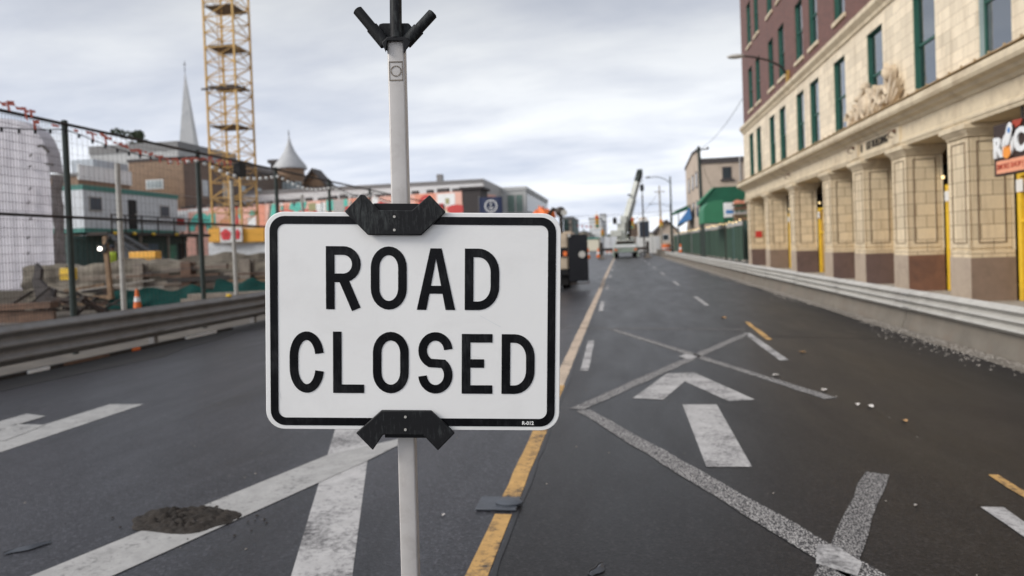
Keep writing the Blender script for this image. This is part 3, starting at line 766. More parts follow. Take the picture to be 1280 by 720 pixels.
# shoring wall with rough sprayed concrete
from mathutils import noise as nz
def rough_wall(a, b, z0, ztop, amp, nx=70, nzv=14, th=.6):
    a = Vector(a); b = Vector(b); d = (b-a); nn = Vector((d.y, -d.x, 0)).normalized(); mb = MB(); vs = []
    for j in range(nzv+1):
        for i in range(nx+1):
            s = i/nx; tt = j/nzv; p = a+d*s; zt = ztop(s); z = z0+(zt-z0)*tt
            e = amp*nz.noise(Vector((s*d.length*.8, z*1.6, 2.)))+amp*.6*nz.noise(Vector((s*d.length*3, z*4, 7.)))
            vs.append((p.x+nn.x*e, p.y+nn.y*e, z))
    k = nx+1
    fs = [(j*k+i, j*k+i+1, j*k+k+i+1, j*k+k+i) for j in range(nzv) for i in range(nx)]
    o = len(vs)
    for i in range(nx+1):
        p = Vector(vs[nzv*k+i]); vs.append((p.x-nn.x*th, p.y-nn.y*th, p.z-.03))
    fs += [(nzv*k+i, nzv*k+i+1, o+i+1, o+i) for i in range(nx)]
    for i in range(nx+1): vs.append((vs[o+i][0], vs[o+i][1], z0))
    fs += [(o+i, o+i+1, o+k+i+1, o+k+i) for i in range(nx)]
    return mb.add(vs, fs)
t = thing('shoring_wall', 'rough grey shoring wall with steel piles across the pit', 'wall', (-16, 24, 0))
mb = rough_wall((-23.5, 24.3, 0), (-9.8, 24.3, 0), -.1, lambda s: 1.60+.34*s+.07*math.sin(s*23)+.05*math.sin(s*61), .22); obj('sprayed_face', mb, 'shotcrete', t, ang=60)
mb = MB()
for (x0, x1, z) in ((-20.6, -17.6, 1.08), (-17.2, -14.5, 1.3), (-14.6, -11.8, 1.02), (-20.5, -16.2, .72), (-15.8, -12.5, .64)):
    mb.bar((x0, 23.98, z), (x1, 23.98, z+.08), .18, .2)
obj('timber_lagging', mb, 'timber_grey', t, bevel=.02)
for px in (171, 231, 305):
    p = at(px, 330, 23.6); mb = MB(); mb.box(p.x-.2, p.x+.2, 23.62, 23.68, -.1, 1.62); mb.box(p.x-.2, p.x+.2, 23.92, 23.98, -.1, 1.60); mb.box(p.x-.03, p.x+.03, 23.68, 23.92, -.1, 1.6)
    obj('soldier_pile', mb, 'rust_steel' if px == 231 else 'timber_grey', t)
def cloth(x0, x1, y, z0, z1, m, label, nm='tarpaulin', amp=.12, ph=0.):
    mb = MB(); nx, nj = 36, 8; vs = []
    for j in range(nj+1):
        for i in range(nx+1):
            s = i/nx; zt = z1 - .14*abs(math.sin(s*7+ph)) + .05*math.sin(s*19)
            vs.append((x0+(x1-x0)*s, y-.5*(1-j/nj)+amp*nz.noise(Vector((s*(x1-x0)*1.3, j*.3, ph))), z0+(zt-z0)*j/nj))
    k = nx+1
    mb.add(vs, [(j*k+i, j*k+i+1, j*k+k+i+1, j*k+k+i) for j in range(nj) for i in range(nx)])
    return single(nm, mb, m, label, 'tarpaulin', (x0, y, z0), ang=70, fix=False)
cloth(-18.4, -14.2, 22.9, 0., .75, 'tarp_green', 'dark green tarpaulin draped in front of the steel piles', ph=1.)
cloth(-14.0, -11.0, 22.4, .1, .95, 'tarp_green', 'dark green tarpaulin nearest the sign at the pit edge', ph=3.)
t = thing('beam_stack', 'stack of grey timber beams lying behind the mesh fence', 'beams', (-13, 20, 0))
for i in range(7):
    mb = MB(); a = random.uniform(-.12, .12); z = .12+.16*(i//3)
    mb.bar((-14.6+random.uniform(-.3, .3), 21.4+.3*(i % 3), z), (-10.9, 21.2+.3*(i % 3)+a*4, z+.05), .2, .15); obj('beam', mb, 'timber_grey', t, bevel=.01)
t = thing('scrap_timber', 'jumble of grey boards and rods along the top of the shoring wall foot', 'boards', (-16, 23, 0))
for i in range(34):
    x = random.uniform(-21, -11); z = random.uniform(.05, 1.35); a = random.uniform(-.35, .35); l = random.uniform(.4, 1.5)
    mb = MB(); mb.bar((x-l*math.cos(a), 23.55+random.uniform(-.5, .05), z-l*math.sin(a)*.4), (x+l*math.cos(a), 23.55, z+l*math.sin(a)*.4+.05), random.choice((.03, .05, .12)), random.choice((.03, .06, .16)))
    obj('board', mb, random.choice(('timber_grey', 'wood', 'rust_steel', 'dark_steel', 'concrete', 'roof_dark')), t)
t = thing('wooden_frame', 'orange brown timber frame standing against the shoring wall', 'frame', (-20, 22, 0))
a = at(133, 330, 22.5); b = at(136, 372, 22.5); c = at(92, 374, 22.5)
mb = MB(); mb.bar(Vector((a.x, 22.5, a.z+1.0)), Vector((a.x+.12, 22.5, b.z)), .15, .12); obj('upright', mb, 'wood', t)
mb = MB(); mb.bar(Vector((c.x, 22.5, b.z)), Vector((a.x+.2, 22.5, b.z+.02)), .14, .14, (0, 1, 0)); obj('sill_beam', mb, 'wood', t)
t = thing('work_light', 'lit round white work lamp clipped on the timber upright', 'work light', (a.x, 22.3, 2.2))
p = at(126, 311, 22.3); mb = MB(); mb.ball((p.x, 22.25, p.z), .08, 12, (1.15, .5, .85)); obj('lens', mb, 'lamp_lit', t)
mb = MB(); mb.tube([(p.x, 22.38, p.z), (p.x, 22.48, p.z)], .15, 12); mb.bar((p.x, 22.43, p.z), (p.x+.3, 22.43, p.z+.45), .06); obj('housing', mb, 'black', t)
# orange rusty beams, rebar at the far left foot
t = thing('rusty_beam', 'rusty orange steel beam lying at the white wrapped structure foot', 'beam', (-17, 18, 0))
a = at(0, 396, 18); b = at(68, 386, 18); mb = MB(); mb.bar(Vector((a.x-2, 18, .42)), Vector((b.x, 18, .5)), .3, .18); obj('flange', mb, 'rust_steel', t)
mb = MB(); mb.box(a.x-2, b.x, 17.95, 18.05, 0, .34); obj('web', mb, 'rust_steel', t)
# dark wreckage and black cloth by the wrapped structure
t = thing('scrap_heap', 'heap of dark scrap and torn sheeting below the white wrapped structure', 'scrap', (-20, 21, 0))
p0_ = at(62, 375, 21.5)
mb = MB()
for i in range(26):
    c = Vector((p0_.x+random.uniform(-1.0, 2.2), 21.5+random.uniform(-.5, .5), random.uniform(.05, .55))); d = Vector((random.uniform(-1, 1), random.uniform(-.4, .4), random.uniform(-.4, .4))).normalized()*random.uniform(.3, .8)
    mb.bar(c-d, c+d, random.uniform(.05, .2), random.uniform(.03, .1))
obj('scrap_metal', mb, 'dark_steel', t)
q = [at(x, y, 21.6) for x, y in ((44, 329), (51, 337), (49, 350), (56, 358), (68, 362), (66, 378), (46, 380), (42, 360), (40, 352))]
mb = MB(); mb.add([(v.x, v.y, v.z) for v in q]+[(v.x, v.y+.15, v.z) for v in q], [tuple(range(9)), tuple(range(17, 8, -1))]+[(i, (i+1) % 9, (i+1) % 9+9, i+9) for i in range(9)]); obj('torn_sheet', mb, 'roof_dark', t)
# white wrapped structure
t = thing('wrapped_scaffold', 'tall white shrink wrapped structure with a rounded corner at far left', 'scaffold', (-26, 26, 0))
top = [at(x, y, 26) for x, y in ((2, 148), (16, 149), (30, 153), (44, 162), (53, 174), (59, 190), (63, 215))]
zt = [(p.x, p.z) for p in top]
def roofline(x):
    if x <= zt[0][0]: return zt[0][1]
    for (x0, z0), (x1, z1) in zip(zt, zt[1:]):
        if x0 <= x <= x1: return z0+(z1-z0)*(x-x0)/(x1-x0)
    return zt[-1][1]
mb = MB(); nx, nj = 60, 40; xl, xr = -33., zt[-1][0]; vs = []
for j in range(nj+1):
    for i in range(nx+1):
        x = xl+(xr-xl)*(i/nx)**.8; z = roofline(x)*j/nj-.1*(1-j/nj)
        e = .07*nz.noise(Vector((x*.6, z*.3, 0)))+.03*nz.noise(Vector((x*4.1, z*1.1, 5)))+.022*abs(math.sin(z*2.3))+.015*math.sin(x*9)
        vs.append((x, 26-e, z))
k = nx+1; fs = [(j*k+i, j*k+i+1, j*k+k+i+1, j*k+k+i) for j in range(nj) for i in range(nx)]; o = len(vs)
for i in range(nx+1): vs.append((vs[nj*k+i][0], 26.7, vs[nj*k+i][2]))
fs += [(nj*k+i, nj*k+i+1, o+i+1, o+i) for i in range(nx)]
mb.add(vs, fs); obj('white_sheeting', mb, 'wrap_white', t, ang=70, fix=False)
mb = MB(); vs = []; xr2 = at(77, 300, 26.6).x
for j in range(31):
    z = zt[-1][1]*j/30-.1
    for i in range(9): vs.append((xr-.05+(xr2-xr)*i/8+.12*nz.noise(Vector((i*.5, z*1.4, 9))), 26.05+i*.10+.1*nz.noise(Vector((i*.7, z*2, 3))), z))
mb.add(vs, [(j*9+i, j*9+i+1, j*9+10+i, j*9+9+i) for j in range(30) for i in range(8)]); obj('grey_side_sheeting', mb, 'wrap_grey', t, ang=70, fix=False)
mb = MB()
for j in range(9):
    p = at(36-j*.2+random.uniform(-3, 3), 190+j*21+random.uniform(-5, 5), 25.8); mb.bar((p.x-.05, 25.8, p.z-.04), (p.x+.05, 25.8, p.z+.05), .06, .04)
obj('tie_knots', mb, 'roof_dark', t)
mb = MB()
for a, b in (((47, 183), (53, 182)), ((53, 182), (61, 190)), ((58, 205), (66, 206))):
    p, q = at(*a, 25.7), at(*b, 25.7); mb.bar((p.x, 25.7, p.z), (q.x, 25.7, q.z), .09, .09)
obj('torn_strap', mb, 'roof_dark', t)
for (px, py, yy) in ((90, 280, 24.5),):
    pass
def drum(px, py, Y, m, label, nm, cat, w=.6, h=.45):
    p = at(px, py, Y); t = thing(nm, label, cat, (p.x, Y, p.z)); mb = MB(); mb.box(p.x-w/2, p.x+w/2, Y-.2, Y+.2, p.z, p.z+h); obj('body', mb, m, t, bevel=.03)
    mb = MB(); mb.box(p.x-w/2-.02, p.x+w/2+.02, Y-.23, Y-.17, p.z+h*.42, p.z+h*.5); obj('band', mb, 'hoarding_ochre', t)
    mb = MB(); mb.box(p.x-.1, p.x+.1, Y-.03, Y+.03, p.z+h, p.z+h+.06); obj('handle', mb, 'black', t); return t
drum(86, 350, 23.2, 'yellow', 'yellow water barrel standing beside the first dark fence post', 'water_barrel', 'barrel', .42, .45)
drum(182, 329, 27, 'orange_yellow', 'yellow plastic crate on top of the shoring wall', 'plastic_crate', 'crate', 1.25, .5)
p = at(86, 351, 23.2); 
for i in range(3): pass
def cone(x, y, z, h, label, group=None, m='orange'):
    t = thing('traffic_cone', label, 'traffic cone', (x, y, z), 0, group)
    mb = MB(); mb.lathe([(.20*h, .03), (.055*h, h), (.03*h, h)], (x, y, z), 12); obj('cone_body', mb, m, t)
    mb = MB(); mb.box(x-.25*h, x+.25*h, y-.25*h, y+.25*h, z, z+.035); obj('cone_base', mb, 'black', t)
    mb = MB(); mb.lathe([(.155*h, .36*h), (.115*h, .60*h)], (x, y, z), 12); mb.v = [(x+(a-x)*1.06, y+(b-y)*1.06, c) for a, b, c in mb.v]; obj('reflective_band', mb, 'white', t)
p = at(172, 384, 22.3); cone(p.x, 22.3, 0, .7, 'faded orange cone at the foot of a steel pile')
# site trailers, upper and lower, parallel to the road
TX = -32.
def trailer(name, label, y0, y1, z0, z1, wall, wins, doors, trim):
    t = thing(name, label, 'site trailer', (TX, y0, z0))
    mb = MB(); mb.box(TX-3.2, TX, y0, y1, z0, z1); obj('body', mb, wall, t)
    mb = MB()
    yy = y0+.3
    while yy < y1: mb.box(TX, TX+.02, yy, yy+.03, z0+.3, z1-.3); yy += .42
    obj('cladding_ribs', mb, wall, t)
    for (a, b) in ((z1-.26, z1+.04), (z0-.02, z0+.24)):
        mb = MB(); mb.box(TX-3.26, TX+.05, y0-.05, y1+.05, a, b); obj('trim_band', mb, trim, t)
    mb = MB(); mb.box(TX-3.22, TX+.03, y0-.03, y0+.2, z0+.24, z1-.26); obj('corner_trim', mb, trim if False else wall, t)
    for (a, b, c, d) in wins:
        mb = MB(); mb.box(TX, TX+.06, a, b, c, d); f = obj('window', mb, 'grey_paint', t)
        mb = MB(); mb.box(TX+.062, TX+.075, a+.08, b-.08, c+.08, d-.08); obj('pane', mb, 'board_navy', f)
    for (a, b, c, d, m) in doors:
        mb = MB(); mb.box(TX, TX+.05, a, b, c, d); dd = obj('door', mb, m, t)
        mb = MB(); mb.box(TX+.05, TX+.12, b-.2, b-.1, c+.95, c+1.05); obj('handle', mb, 'galvanized', dd)
    return t
Yq = lambda px, py=280: atX(px, py, TX).y
trailer('site_trailer', 'white office trailer with green trim, upper of the two', Yq(105), Yq(223), 3.6, 6.42, 'trailer_white',
        [(Yq(112), Yq(128), 4.9, 5.8), (Yq(200), Yq(212), 4.75, 5.6)], [(Yq(161), Yq(171), 3.85, 5.8, 'black')], 'trim_green')
trailer('site_trailer', 'dim green and blue lower trailer under the white one', Yq(84), Yq(232), .66, 3.34, 'green_dark_panel',
        [(Yq(170), Yq(183), 1.6, 2.9)], [(Yq(176), Yq(181), .9, 2.9, 'black'), (Yq(222), Yq(229), .9, 2.9, 'black'), (Yq(207), Yq(218), .9, 2.8, 'green_panel'), (Yq(184), Yq(196), .9, 2.9, 'blue_panel'), (Yq(150), Yq(168), .9, 2.9, 'trailer_dim')], 'green_dark_panel')
t = thing('access_deck', 'dark steel walkway with railing along the upper trailer', 'walkway', (TX+.8, 42, 3.4))
mb = MB(); mb.box(TX+.06, TX+1.5, Yq(106), Yq(240), 3.36, 3.56); obj('deck', mb, 'dark_steel', t)
for z in (4.15, 4.6):
    mb = MB(); mb.tube([(TX+1.45, Yq(112), z), (TX+1.45, Yq(240), z)], .045, 6); obj('rail', mb, 'dark_steel', t)
for px in (113, 131, 152, 173, 194, 213, 231):
    mb = MB(); mb.tube([(TX+1.45, Yq(px), 3.5), (TX+1.45, Yq(px), 4.65)], .05, 6); obj('rail_post', mb, 'dark_steel', t)
for px in (115, 140, 165, 195, 226):
    mb = MB(); p = (TX+1.55, Yq(px), 3.46); mb.ball(p, .14, 8, (1, 1, .8)); obj('marker_lamp', mb, 'yellow', t)
for px in (118, 150, 186, 224):
    mb = MB(); mb.box(TX+1.3, TX+1.42, Yq(px), Yq(px)+.12, .66, 3.36); obj('support_post', mb, 'timber_grey', t)
t = thing('stair', 'black diagonal stair running down from the walkway', 'stair', (TX+2, 44, .6))
a = at(138, 294, 33); b = at(190, 327, 29); mb = MB(); mb.bar(a, b, .22, .14); obj('stringer', mb, 'black', t)
mb = MB(); mb.bar(a+Vector((0, .9, 0)), b+Vector((0, .9, 0)), .22, .14); obj('stringer', mb, 'black', t)
mb = MB()
for i in range(12):
    p = a.lerp(b, (i+.5)/12); mb.box(p.x-.14, p.x+.14, p.y, p.y+.9, p.z-.02, p.z+.02)
obj('treads', mb, 'dark_steel', t)
t = thing('notice_board', 'small red and white notice board on the walkway end', 'sign', (TX+1.6, 47, 3.6))
p = at(227, 279, 46); mb = MB(); mb.box(p.x-.4, p.x+.4, 45.9, 46, p.z-.6, p.z+.55); obj('board', mb, 'white', t)
mb = MB(); mb.box(p.x-.3, p.x+.3, 45.88, 45.899, p.z-.15, p.z+.3); obj('red_patch', mb, 'red', t)
mb = MB(); mb.box(p.x-.05, p.x+.05, 46.01, 46.1, .6, p.z); obj('post', mb, 'dark_steel', t)
# hi-vis worker behind the shoring wall
def person(label, P, sc, face, vest, hat, cloth_m='dark_cloth'):
    t = thing('person', label, 'person', P, face)
    J = {'pelvis': (0, 0, .95), 'waist': (0, 0, 1.1), 'chest': (0, .01, 1.36), 'neck': (0, 0, 1.52), 'head': (0, -.02, 1.62), 'top': (0, -.02, 1.74)}
    for s, k in ((-1, 'l'), (1, 'r')):
        J.update({k+'sh': (s*.19, 0, 1.43), k+'el': (s*.27, -.04, 1.16), k+'wr': (s*.22, -.20, 1.0), k+'ha': (s*.20, -.27, .97), k+'hip': (s*.1, 0, .9), k+'kn': (s*.12, -.03, .5), k+'an': (s*.12, .02, .08), k+'to': (s*.13, -.16, .04)})
    Rr = {'pelvis': .14, 'waist': .13, 'chest': .15, 'neck': .055, 'head': .085, 'top': .07, 'sh': .07, 'el': .05, 'wr': .037, 'ha': .035, 'hip': .10, 'kn': .065, 'an': .045, 'to': .04}
    E = [('pelvis', 'waist'), ('waist', 'chest'), ('chest', 'neck'), ('neck', 'head'), ('head', 'top')]
    for k in 'lr': E += [('chest', k+'sh'), (k+'sh', k+'el'), (k+'el', k+'wr'), (k+'wr', k+'ha'), ('pelvis', k+'hip'), (k+'hip', k+'kn'), (k+'kn', k+'an'), (k+'an', k+'to')]
    names = list(J); me = bpy.data.meshes.new('body'); me.from_pydata([Vector(J[k])*sc for k in names], [(names.index(a), names.index(b)) for a, b in E], [])
    o = bpy.data.objects.new('body', me); C.objects.link(o)
    sk = o.modifiers.new('skin', 'SKIN'); o.modifiers.new('sub', 'SUBSURF').levels = 1
    for i, k in enumerate(names):
        r = Rr.get(k, Rr.get(k[1:], .06))*sc; me.skin_vertices[0].data[i].radius = (r, r*(.75 if k in ('chest', 'waist', 'pelvis') else 1))
    me.skin_vertices[0].data[0].use_root = True
    bpy.context.view_layer.update()
    nm = bpy.data.meshes.new_from_object(o.evaluated_get(bpy.context.evaluated_depsgraph_get())); bpy.data.objects.remove(o)
    nm.materials.clear(); nm.materials.append(M[cloth_m]); nm.materials.append(M['skin'])
    for p in nm.polygons: p.material_index = 1 if (p.center.z > 1.5*sc or (p.center.y < -.17*sc and .9*sc < p.center.z < 1.05*sc)) else 0
    b = obj('body', nm, cloth_m, t, local=True, ang=80)
    mb = MB(); n = 14; vs = []
    for z, rx, ry in ((.98, .19, .145), (1.15, .185, .14), (1.34, .215, .16), (1.46, .20, .12), (1.50, .10, .08)):
        for j in range(n): a = 2*math.pi*j/n; vs.append((rx*sc*math.cos(a), ry*sc*math.sin(a), z*sc))
    mb.add(vs, [(i*n+j, i*n+(j+1) % n, i*n+n+(j+1) % n, i*n+n+j) for i in range(4) for j in range(n)]); obj('vest', mb, vest, t, local=True)
    mb = MB(); mb.lathe([(.15*sc, 1.70*sc), (.115*sc, 1.71*sc), (.11*sc, 1.78*sc), (.06*sc, 1.835*sc), (.01*sc, 1.84*sc)], (0, -.02*sc, 0), 14); obj('hard_hat', mb, hat, t, local=True)
    mb = MB()
    for s in (-1, 1): mb.ball((s*.032*sc, -.10*sc, 1.655*sc), .012*sc, 6)
    obj('eyes', mb, 'black', t, local=True)
    return t
p = at(140, 306, 31); person('worker in a yellow high visibility vest and dark helmet behind the shoring wall', (p.x, 31, .66), max(.9, (p.z-.66)/1.84), R_(25), 'hivis', 'dark_cloth')
# tower crane mast
t = thing('tower_crane', 'yellow lattice tower crane mast rising above the mural wall', 'tower crane', (-33, 55, 0))
mx0 = at(255.5, 0, 55); w = at(292, 0, 55).x-mx0.x; x0 = at(268, 280, 55).x-.15; x1 = x0+w; ya, yb = 55, 55+w; ZM = 30.
for (x, y) in ((x0, ya), (x1, ya), (x0, yb), (x1, yb)):
    mb = MB(); mb.bar((x, y, 0), (x, y, ZM), .145); obj('leg', mb, 'crane_yellow', t)
mb = MB(); mbh = MB(); z = .5; st = 1.28; i = 0
while z < ZM-st:
    for (p, q) in (((x0, ya), (x1, ya)), ((x0, yb), (x1, yb)), ((x0, ya), (x0, yb)), ((x1, ya), (x1, yb))):
        mbh.bar((*p, z), (*q, z), .065); A, B = (p, q) if i % 2 else (q, p)
        mb.bar((*A, z), (*B, z+st), .055)
        if i % 2 == 0: mb.bar((*B, z), (*A, z+st), .04)
    z += st; i += 1
obj('diagonal_braces', mb, 'crane_yellow', t); obj('horizontal_braces', mbh, 'crane_yellow', t)
for z in (6.2, 9.7, 13.0, 16.4, 19.8, 23.2):
    mb = MB(); mb.box(x0+.05, x1-.05, ya+.05, yb-.05, z, z+.07); obj('rest_platform', mb, 'timber_grey', t)
mb = MB(); mb.bar((x0+.7, ya+.9, 1), (x0+.7, ya+.9, ZM), .05); mb.bar((x0+1.15, ya+.9, 1), (x0+1.15, ya+.9, ZM), .05); z = 1
while z < ZM: mb.bar((x0+.7, ya+.9, z), (x0+1.15, ya+.9, z), .03); z += .35
obj('ladder', mb, 'crane_yellow', t)
mb = MB(); z = at(280, 111, 55).z; mb.box(x0-.4, x1+.25, ya-.2, ya-.05, z, z+.14); mb.box(x1+.1, x1+1.0, ya-.2, ya-.1, z-.1, z); obj('tie_bracket', mb, 'dark_steel', t)
# yellow hoarding boards with posters
t = thing('yellow_hoarding', 'low yellow site hoarding under the mural wall', 'hoarding', (-33, 52, 0))
for (a, b) in ((262, 276), (276, 303), (303, 332)):
    p, q = at(a, 303, 52), at(b, 302, 52); z1 = at(a, 286, 52).z
    mb = MB(); mb.box(p.x, q.x-.05, 51.9, 52.1, p.z, z1); obj('board', mb, 'orange_yellow', t)
p, q = at(262, 317, 52.3), at(336, 316, 52.3)
mb = MB(); mb.box(p.x, q.x, 52.2, 52.4, .6, at(262, 303, 52).z); obj('white_skirting', mb, 'trailer_white', t)
def poster(pxa, pxb, pya, pyb, label, w):
    a, b = at(pxa, pya, 51.7), at(pxb, pyb, 51.7); t = thing('poster_board', label, 'poster', ((a.x+b.x)/2, 51.7, b.z))
    mb = MB(); mb.box(a.x, b.x, 51.66, 51.8, b.z, a.z); obj('board', mb, 'white', t)
    cx, cz, r = (a.x+b.x)/2, (a.z+b.z)/2, (a.z-b.z)*.36
    mb = MB()
    for k in range(5):
        an = 2*math.pi*k/5+.3; mb.lathe([(r*.55, -.01), (r*.5, .01)], (0, 0, 0), 14); n = 28
        mb.v[-n:] = [(cx+w*(r*.5*math.cos(an)+x), 51.64+z*.5+.001*k, cz+r*.5*math.sin(an)+y) for x, y, z in mb.v[-n:]]
    f = obj('red_flower', mb, 'red_bright', t)
    mb = MB(); mb.lathe([(r*.25, -.01), (r*.22, .01)], (0, 0, 0), 12); mb.v = [(cx+w*x, 51.61+z*.5, cz+y) for x, y, z in mb.v]; obj('flower_centre', mb, 'red', f)
poster(275, 290.5, 284, 303, 'white poster with a large red flower on the yellow hoarding', 1.); poster(292, 303, 284, 302, 'narrow white poster with a slim red flower right of the large one', .5)

# ------------------------------------------------------------------ BUILDINGS LEFT, behind the site
def wins(t, specs, frame='grey_paint', pane='glass_teal'):
    """specs: (axis, fixed, a0, a1, z0, z1) each window a part, pane a sub-part"""
    for ax_, f, a0, a1, z0, z1 in specs:
        mb = MB(); m2 = MB(); e = .12*min(1, (a1-a0))
        if ax_ == 'y':
            mb.box(a0, a1, f-.05, f+.02, z0, z1); m2.box(a0+e, a1-e, f-.07, f-.052, z0+e, z1-e)
        else:
            s = 1 if f < 0 else -1
            mb.box(f-.02*s, f+.05*s, a0, a1, z0, z1); m2.box(f+.052*s, f+.07*s, a0+e, a1-e, z0+e, z1-e)
        w_ = obj('window', mb, frame, t); obj('pane', m2, pane, w_)
mat('pane_dark', (.05, .06, .065), .12, var=.3, scale=.6); mat('pane_pale', (.42, .47, .48), .25, var=.2, scale=.6); mat('pane_green', (.13, .20, .17), .2, var=.3, scale=.5)
def building(name, label, x0, x1, y0, y1, z1, m, roof='roof_grey', side=None, par=.35, z0=0):
    t = thing(name, label, 'building', ((x0+x1)/2, y0, 0))
    mb = MB(); mb.box(x0, x1, y0, y1, z0, z1); obj('walls', mb, m, t)
    mb = MB(); mb.box(x0-.12, x1+.12, y0-.12, y1+.12, z1+.003, z1+par); obj('roof', mb, roof, t)
    return t
# orange striped brown building
bx = -60.; t = building('brown_office_block', 'brown brick block with white parapet and orange stripe behind the trailers', bx-14, bx, 70, atX(163, 240, bx).y, 11.6, 'brick_tan', 'roof_grey')
y1_ = atX(163, 240, bx).y
mb = MB(); mb.box(bx, bx+.25, 69.9, y1_+.05, 11.2, 12.9); obj('white_parapet', mb, 'white_wall', t)
mb = MB(); mb.box(bx, bx+.2, 69.9, y1_+.04, 8.1, 9.2); obj('orange_stripe', mb, 'orange_yellow', t)
mb = MB(); mb.box(bx, bx+.15, 69.9, y1_+.03, 4.0, 8.0); obj('pale_band', mb, 'trailer_white', t)
mb = MB(); mb.box(bx-6, bx-3, 76, 82, 11.9, 14.4); obj('roof_plant', mb, 'trailer_dim', t)
# main brown brick building
p = at(160, 195, 86); q = at(228, 189, 86)
t = building('brick_hall', 'large brown brick hall with one white window below the spire', p.x, q.x, 86, 124, 15.3, 'brick_tan', 'roof_dark')
a, b = at(183, 237, 86), at(204, 224, 86); wins(t, [('y', 86, a.x, b.x, a.z, b.z)], 'white', 'pane_pale')
wins(t, [('x', q.x, yy, yy+1.6, 10.5, 13) for yy in (90, 95, 100, 105, 110)], 'brick_dim', 'pane_pale'); wins(t, [('x', q.x, yy, yy+2, 3.5, 6.6) for yy in (93, 101, 109)], 'brick_dim', 'pane_dark')
mb = MB(); mb.box(q.x, q.x+1.2, 87, 122, 8.3, 8.9); obj('white_canopy', mb, 'white_wall', t)
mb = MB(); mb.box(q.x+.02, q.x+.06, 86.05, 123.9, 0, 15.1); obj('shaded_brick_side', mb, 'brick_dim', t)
# grey flat roofed building far left
p = at(112, 186, 120); q = at(222, 182, 120)
t = building('grey_hall', 'grey flat roofed hall behind the brown office block', p.x, q.x, 120, 140, p.z-1.2, 'grey_wall', 'roof_grey', par=1.6)
wins(t, [('y', 120, p.x+4+i*7, p.x+8+i*7, p.z-6, p.z-4) for i in range(3)], 'grey_paint', 'pane_dark')
# spire church
ap = at(231, 88, 170); b0 = at(223, 190, 170); b1 = at(248, 190, 170); sx = (b0.x+b1.x)/2; hw_ = (b1.x-b0.x)/2
t = thing('church_spire', 'tall pale metal church spire behind the brick hall', 'church', (sx, 170, 0))
mb = MB(); zb = b0.z-4
vs = [(sx+hw_*1.34*math.cos(R_(a)), 170+hw_*1.34*math.sin(R_(a)), zb) for a in (-100, -28, 62, 152)]
mb.add(vs+[(ap.x, 170, ap.z)], [(0, 1, 4), (1, 2, 4), (2, 3, 4), (3, 0, 4), (3, 2, 1, 0)]); sp = obj('spire', mb, 'spire_metal', t)
mb = MB(); mb.tube([(ap.x, 170, ap.z-.5), (ap.x, 170, ap.z+2.4)], .09, 6); mb.bar((ap.x-.5, 170, ap.z+1.6), (ap.x+.5, 170, ap.z+1.6), .12); obj('cross', mb, 'roof_dark', sp)
mb = MB(); mb.box(sx-hw_, sx+hw_, 170-hw_, 170+hw_, 0, zb); obj('tower', mb, 'brick_dim', t)
# brown gabled church hall with turret (between crane and sign)
t = thing('turret_church', 'brown gabled church with a round turret and pale cone roof', 'church', (-50, 118, 0))
gl, gr = at(288, 215, 118), at(408, 232, 118)
def gable(mb, m2, x0, x1, y0, y1, ze, zr):
    xm = (x0+x1)/2
    mb.prism([(x0, 0), (x1, 0), (x1, ze), (xm, zr), (x0, ze)], lambda u, v, w: (u, w, v), y0, y1)
    for (a, b) in (((x0-.5, ze-.4), (xm, zr)), ((xm, zr), (x1+.5, ze-.4))):
        m2.prism([a, b, (b[0], b[1]+.5), (a[0], a[1]+.5)], lambda u, v, w: (u, w, v), y0-.5, y1+.5)
mb, m2 = MB(), MB(); rz = at(305, 200, 118).z
gable(mb, m2, gl.x-9, at(352, 230, 118).x, 118, 123, at(352, 222, 118).z, rz)
obj('walls', mb, 'brick_tan', t); obj('roof', m2, 'roof_dark', t)
mb, m2 = MB(), MB(); gable(mb, m2, at(372, 230, 122).x, at(412, 236, 122).x, 122, 125, at(412, 238, 122).z, at(384, 214, 122).z); obj('wing', mb, 'brick_tan', t); obj('wing_roof', m2, 'roof_dark', t)
tc = at(363, 215, 116); r = (at(381, 215, 116).x-at(345, 215, 116).x)/2; ze = at(363, 208, 116).z; zt_ = at(361, 170, 116).z
mb = MB(); mb.lathe([(r*.82, 0), (r*.82, ze-2.4), (r*.9, ze-1.8), (r*.9, ze-.4)], (tc.x, 116, 0), 20); tu = obj('turret', mb, 'brick_tan', t)
mb = MB(); mb.lathe([(r*1.08, ze-.5), (r*1.05, ze), (r*.62, ze+(zt_-ze)*.28), (r*.34, ze+(zt_-ze)*.5), (r*.14, ze+(zt_-ze)*.75), (.05, zt_)], (tc.x, 116, 0), 20); obj('cone_roof', mb, 'cone_metal', tu)
mb = MB(); mb.tube([(tc.x, 116, zt_-.3), (tc.x, 116, zt_+1.)], .08, 6); obj('finial', mb, 'roof_dark', tu)
mb = MB()
for k in range(9):
    a = R_(200+k*17); mb.box(tc.x+r*.86*math.cos(a)-.28, tc.x+r*.86*math.cos(a)+.28, 116+r*.86*math.sin(a)-.2, 116+r*.86*math.sin(a)+.1, ze-4.4, ze-2.9)
obj('slit_windows', mb, 'pane_pale', tu)
a, b = at(338, 206, 117), at(352, 199, 117); mb = MB(); mb.box(a.x, b.x, 117, 118.5, a.z-3, b.z-.6); mb.box(a.x-.4, b.x+.4, 116.7, 118.8, b.z-.6, b.z); obj('chimney', mb, 'roof_dark', t)
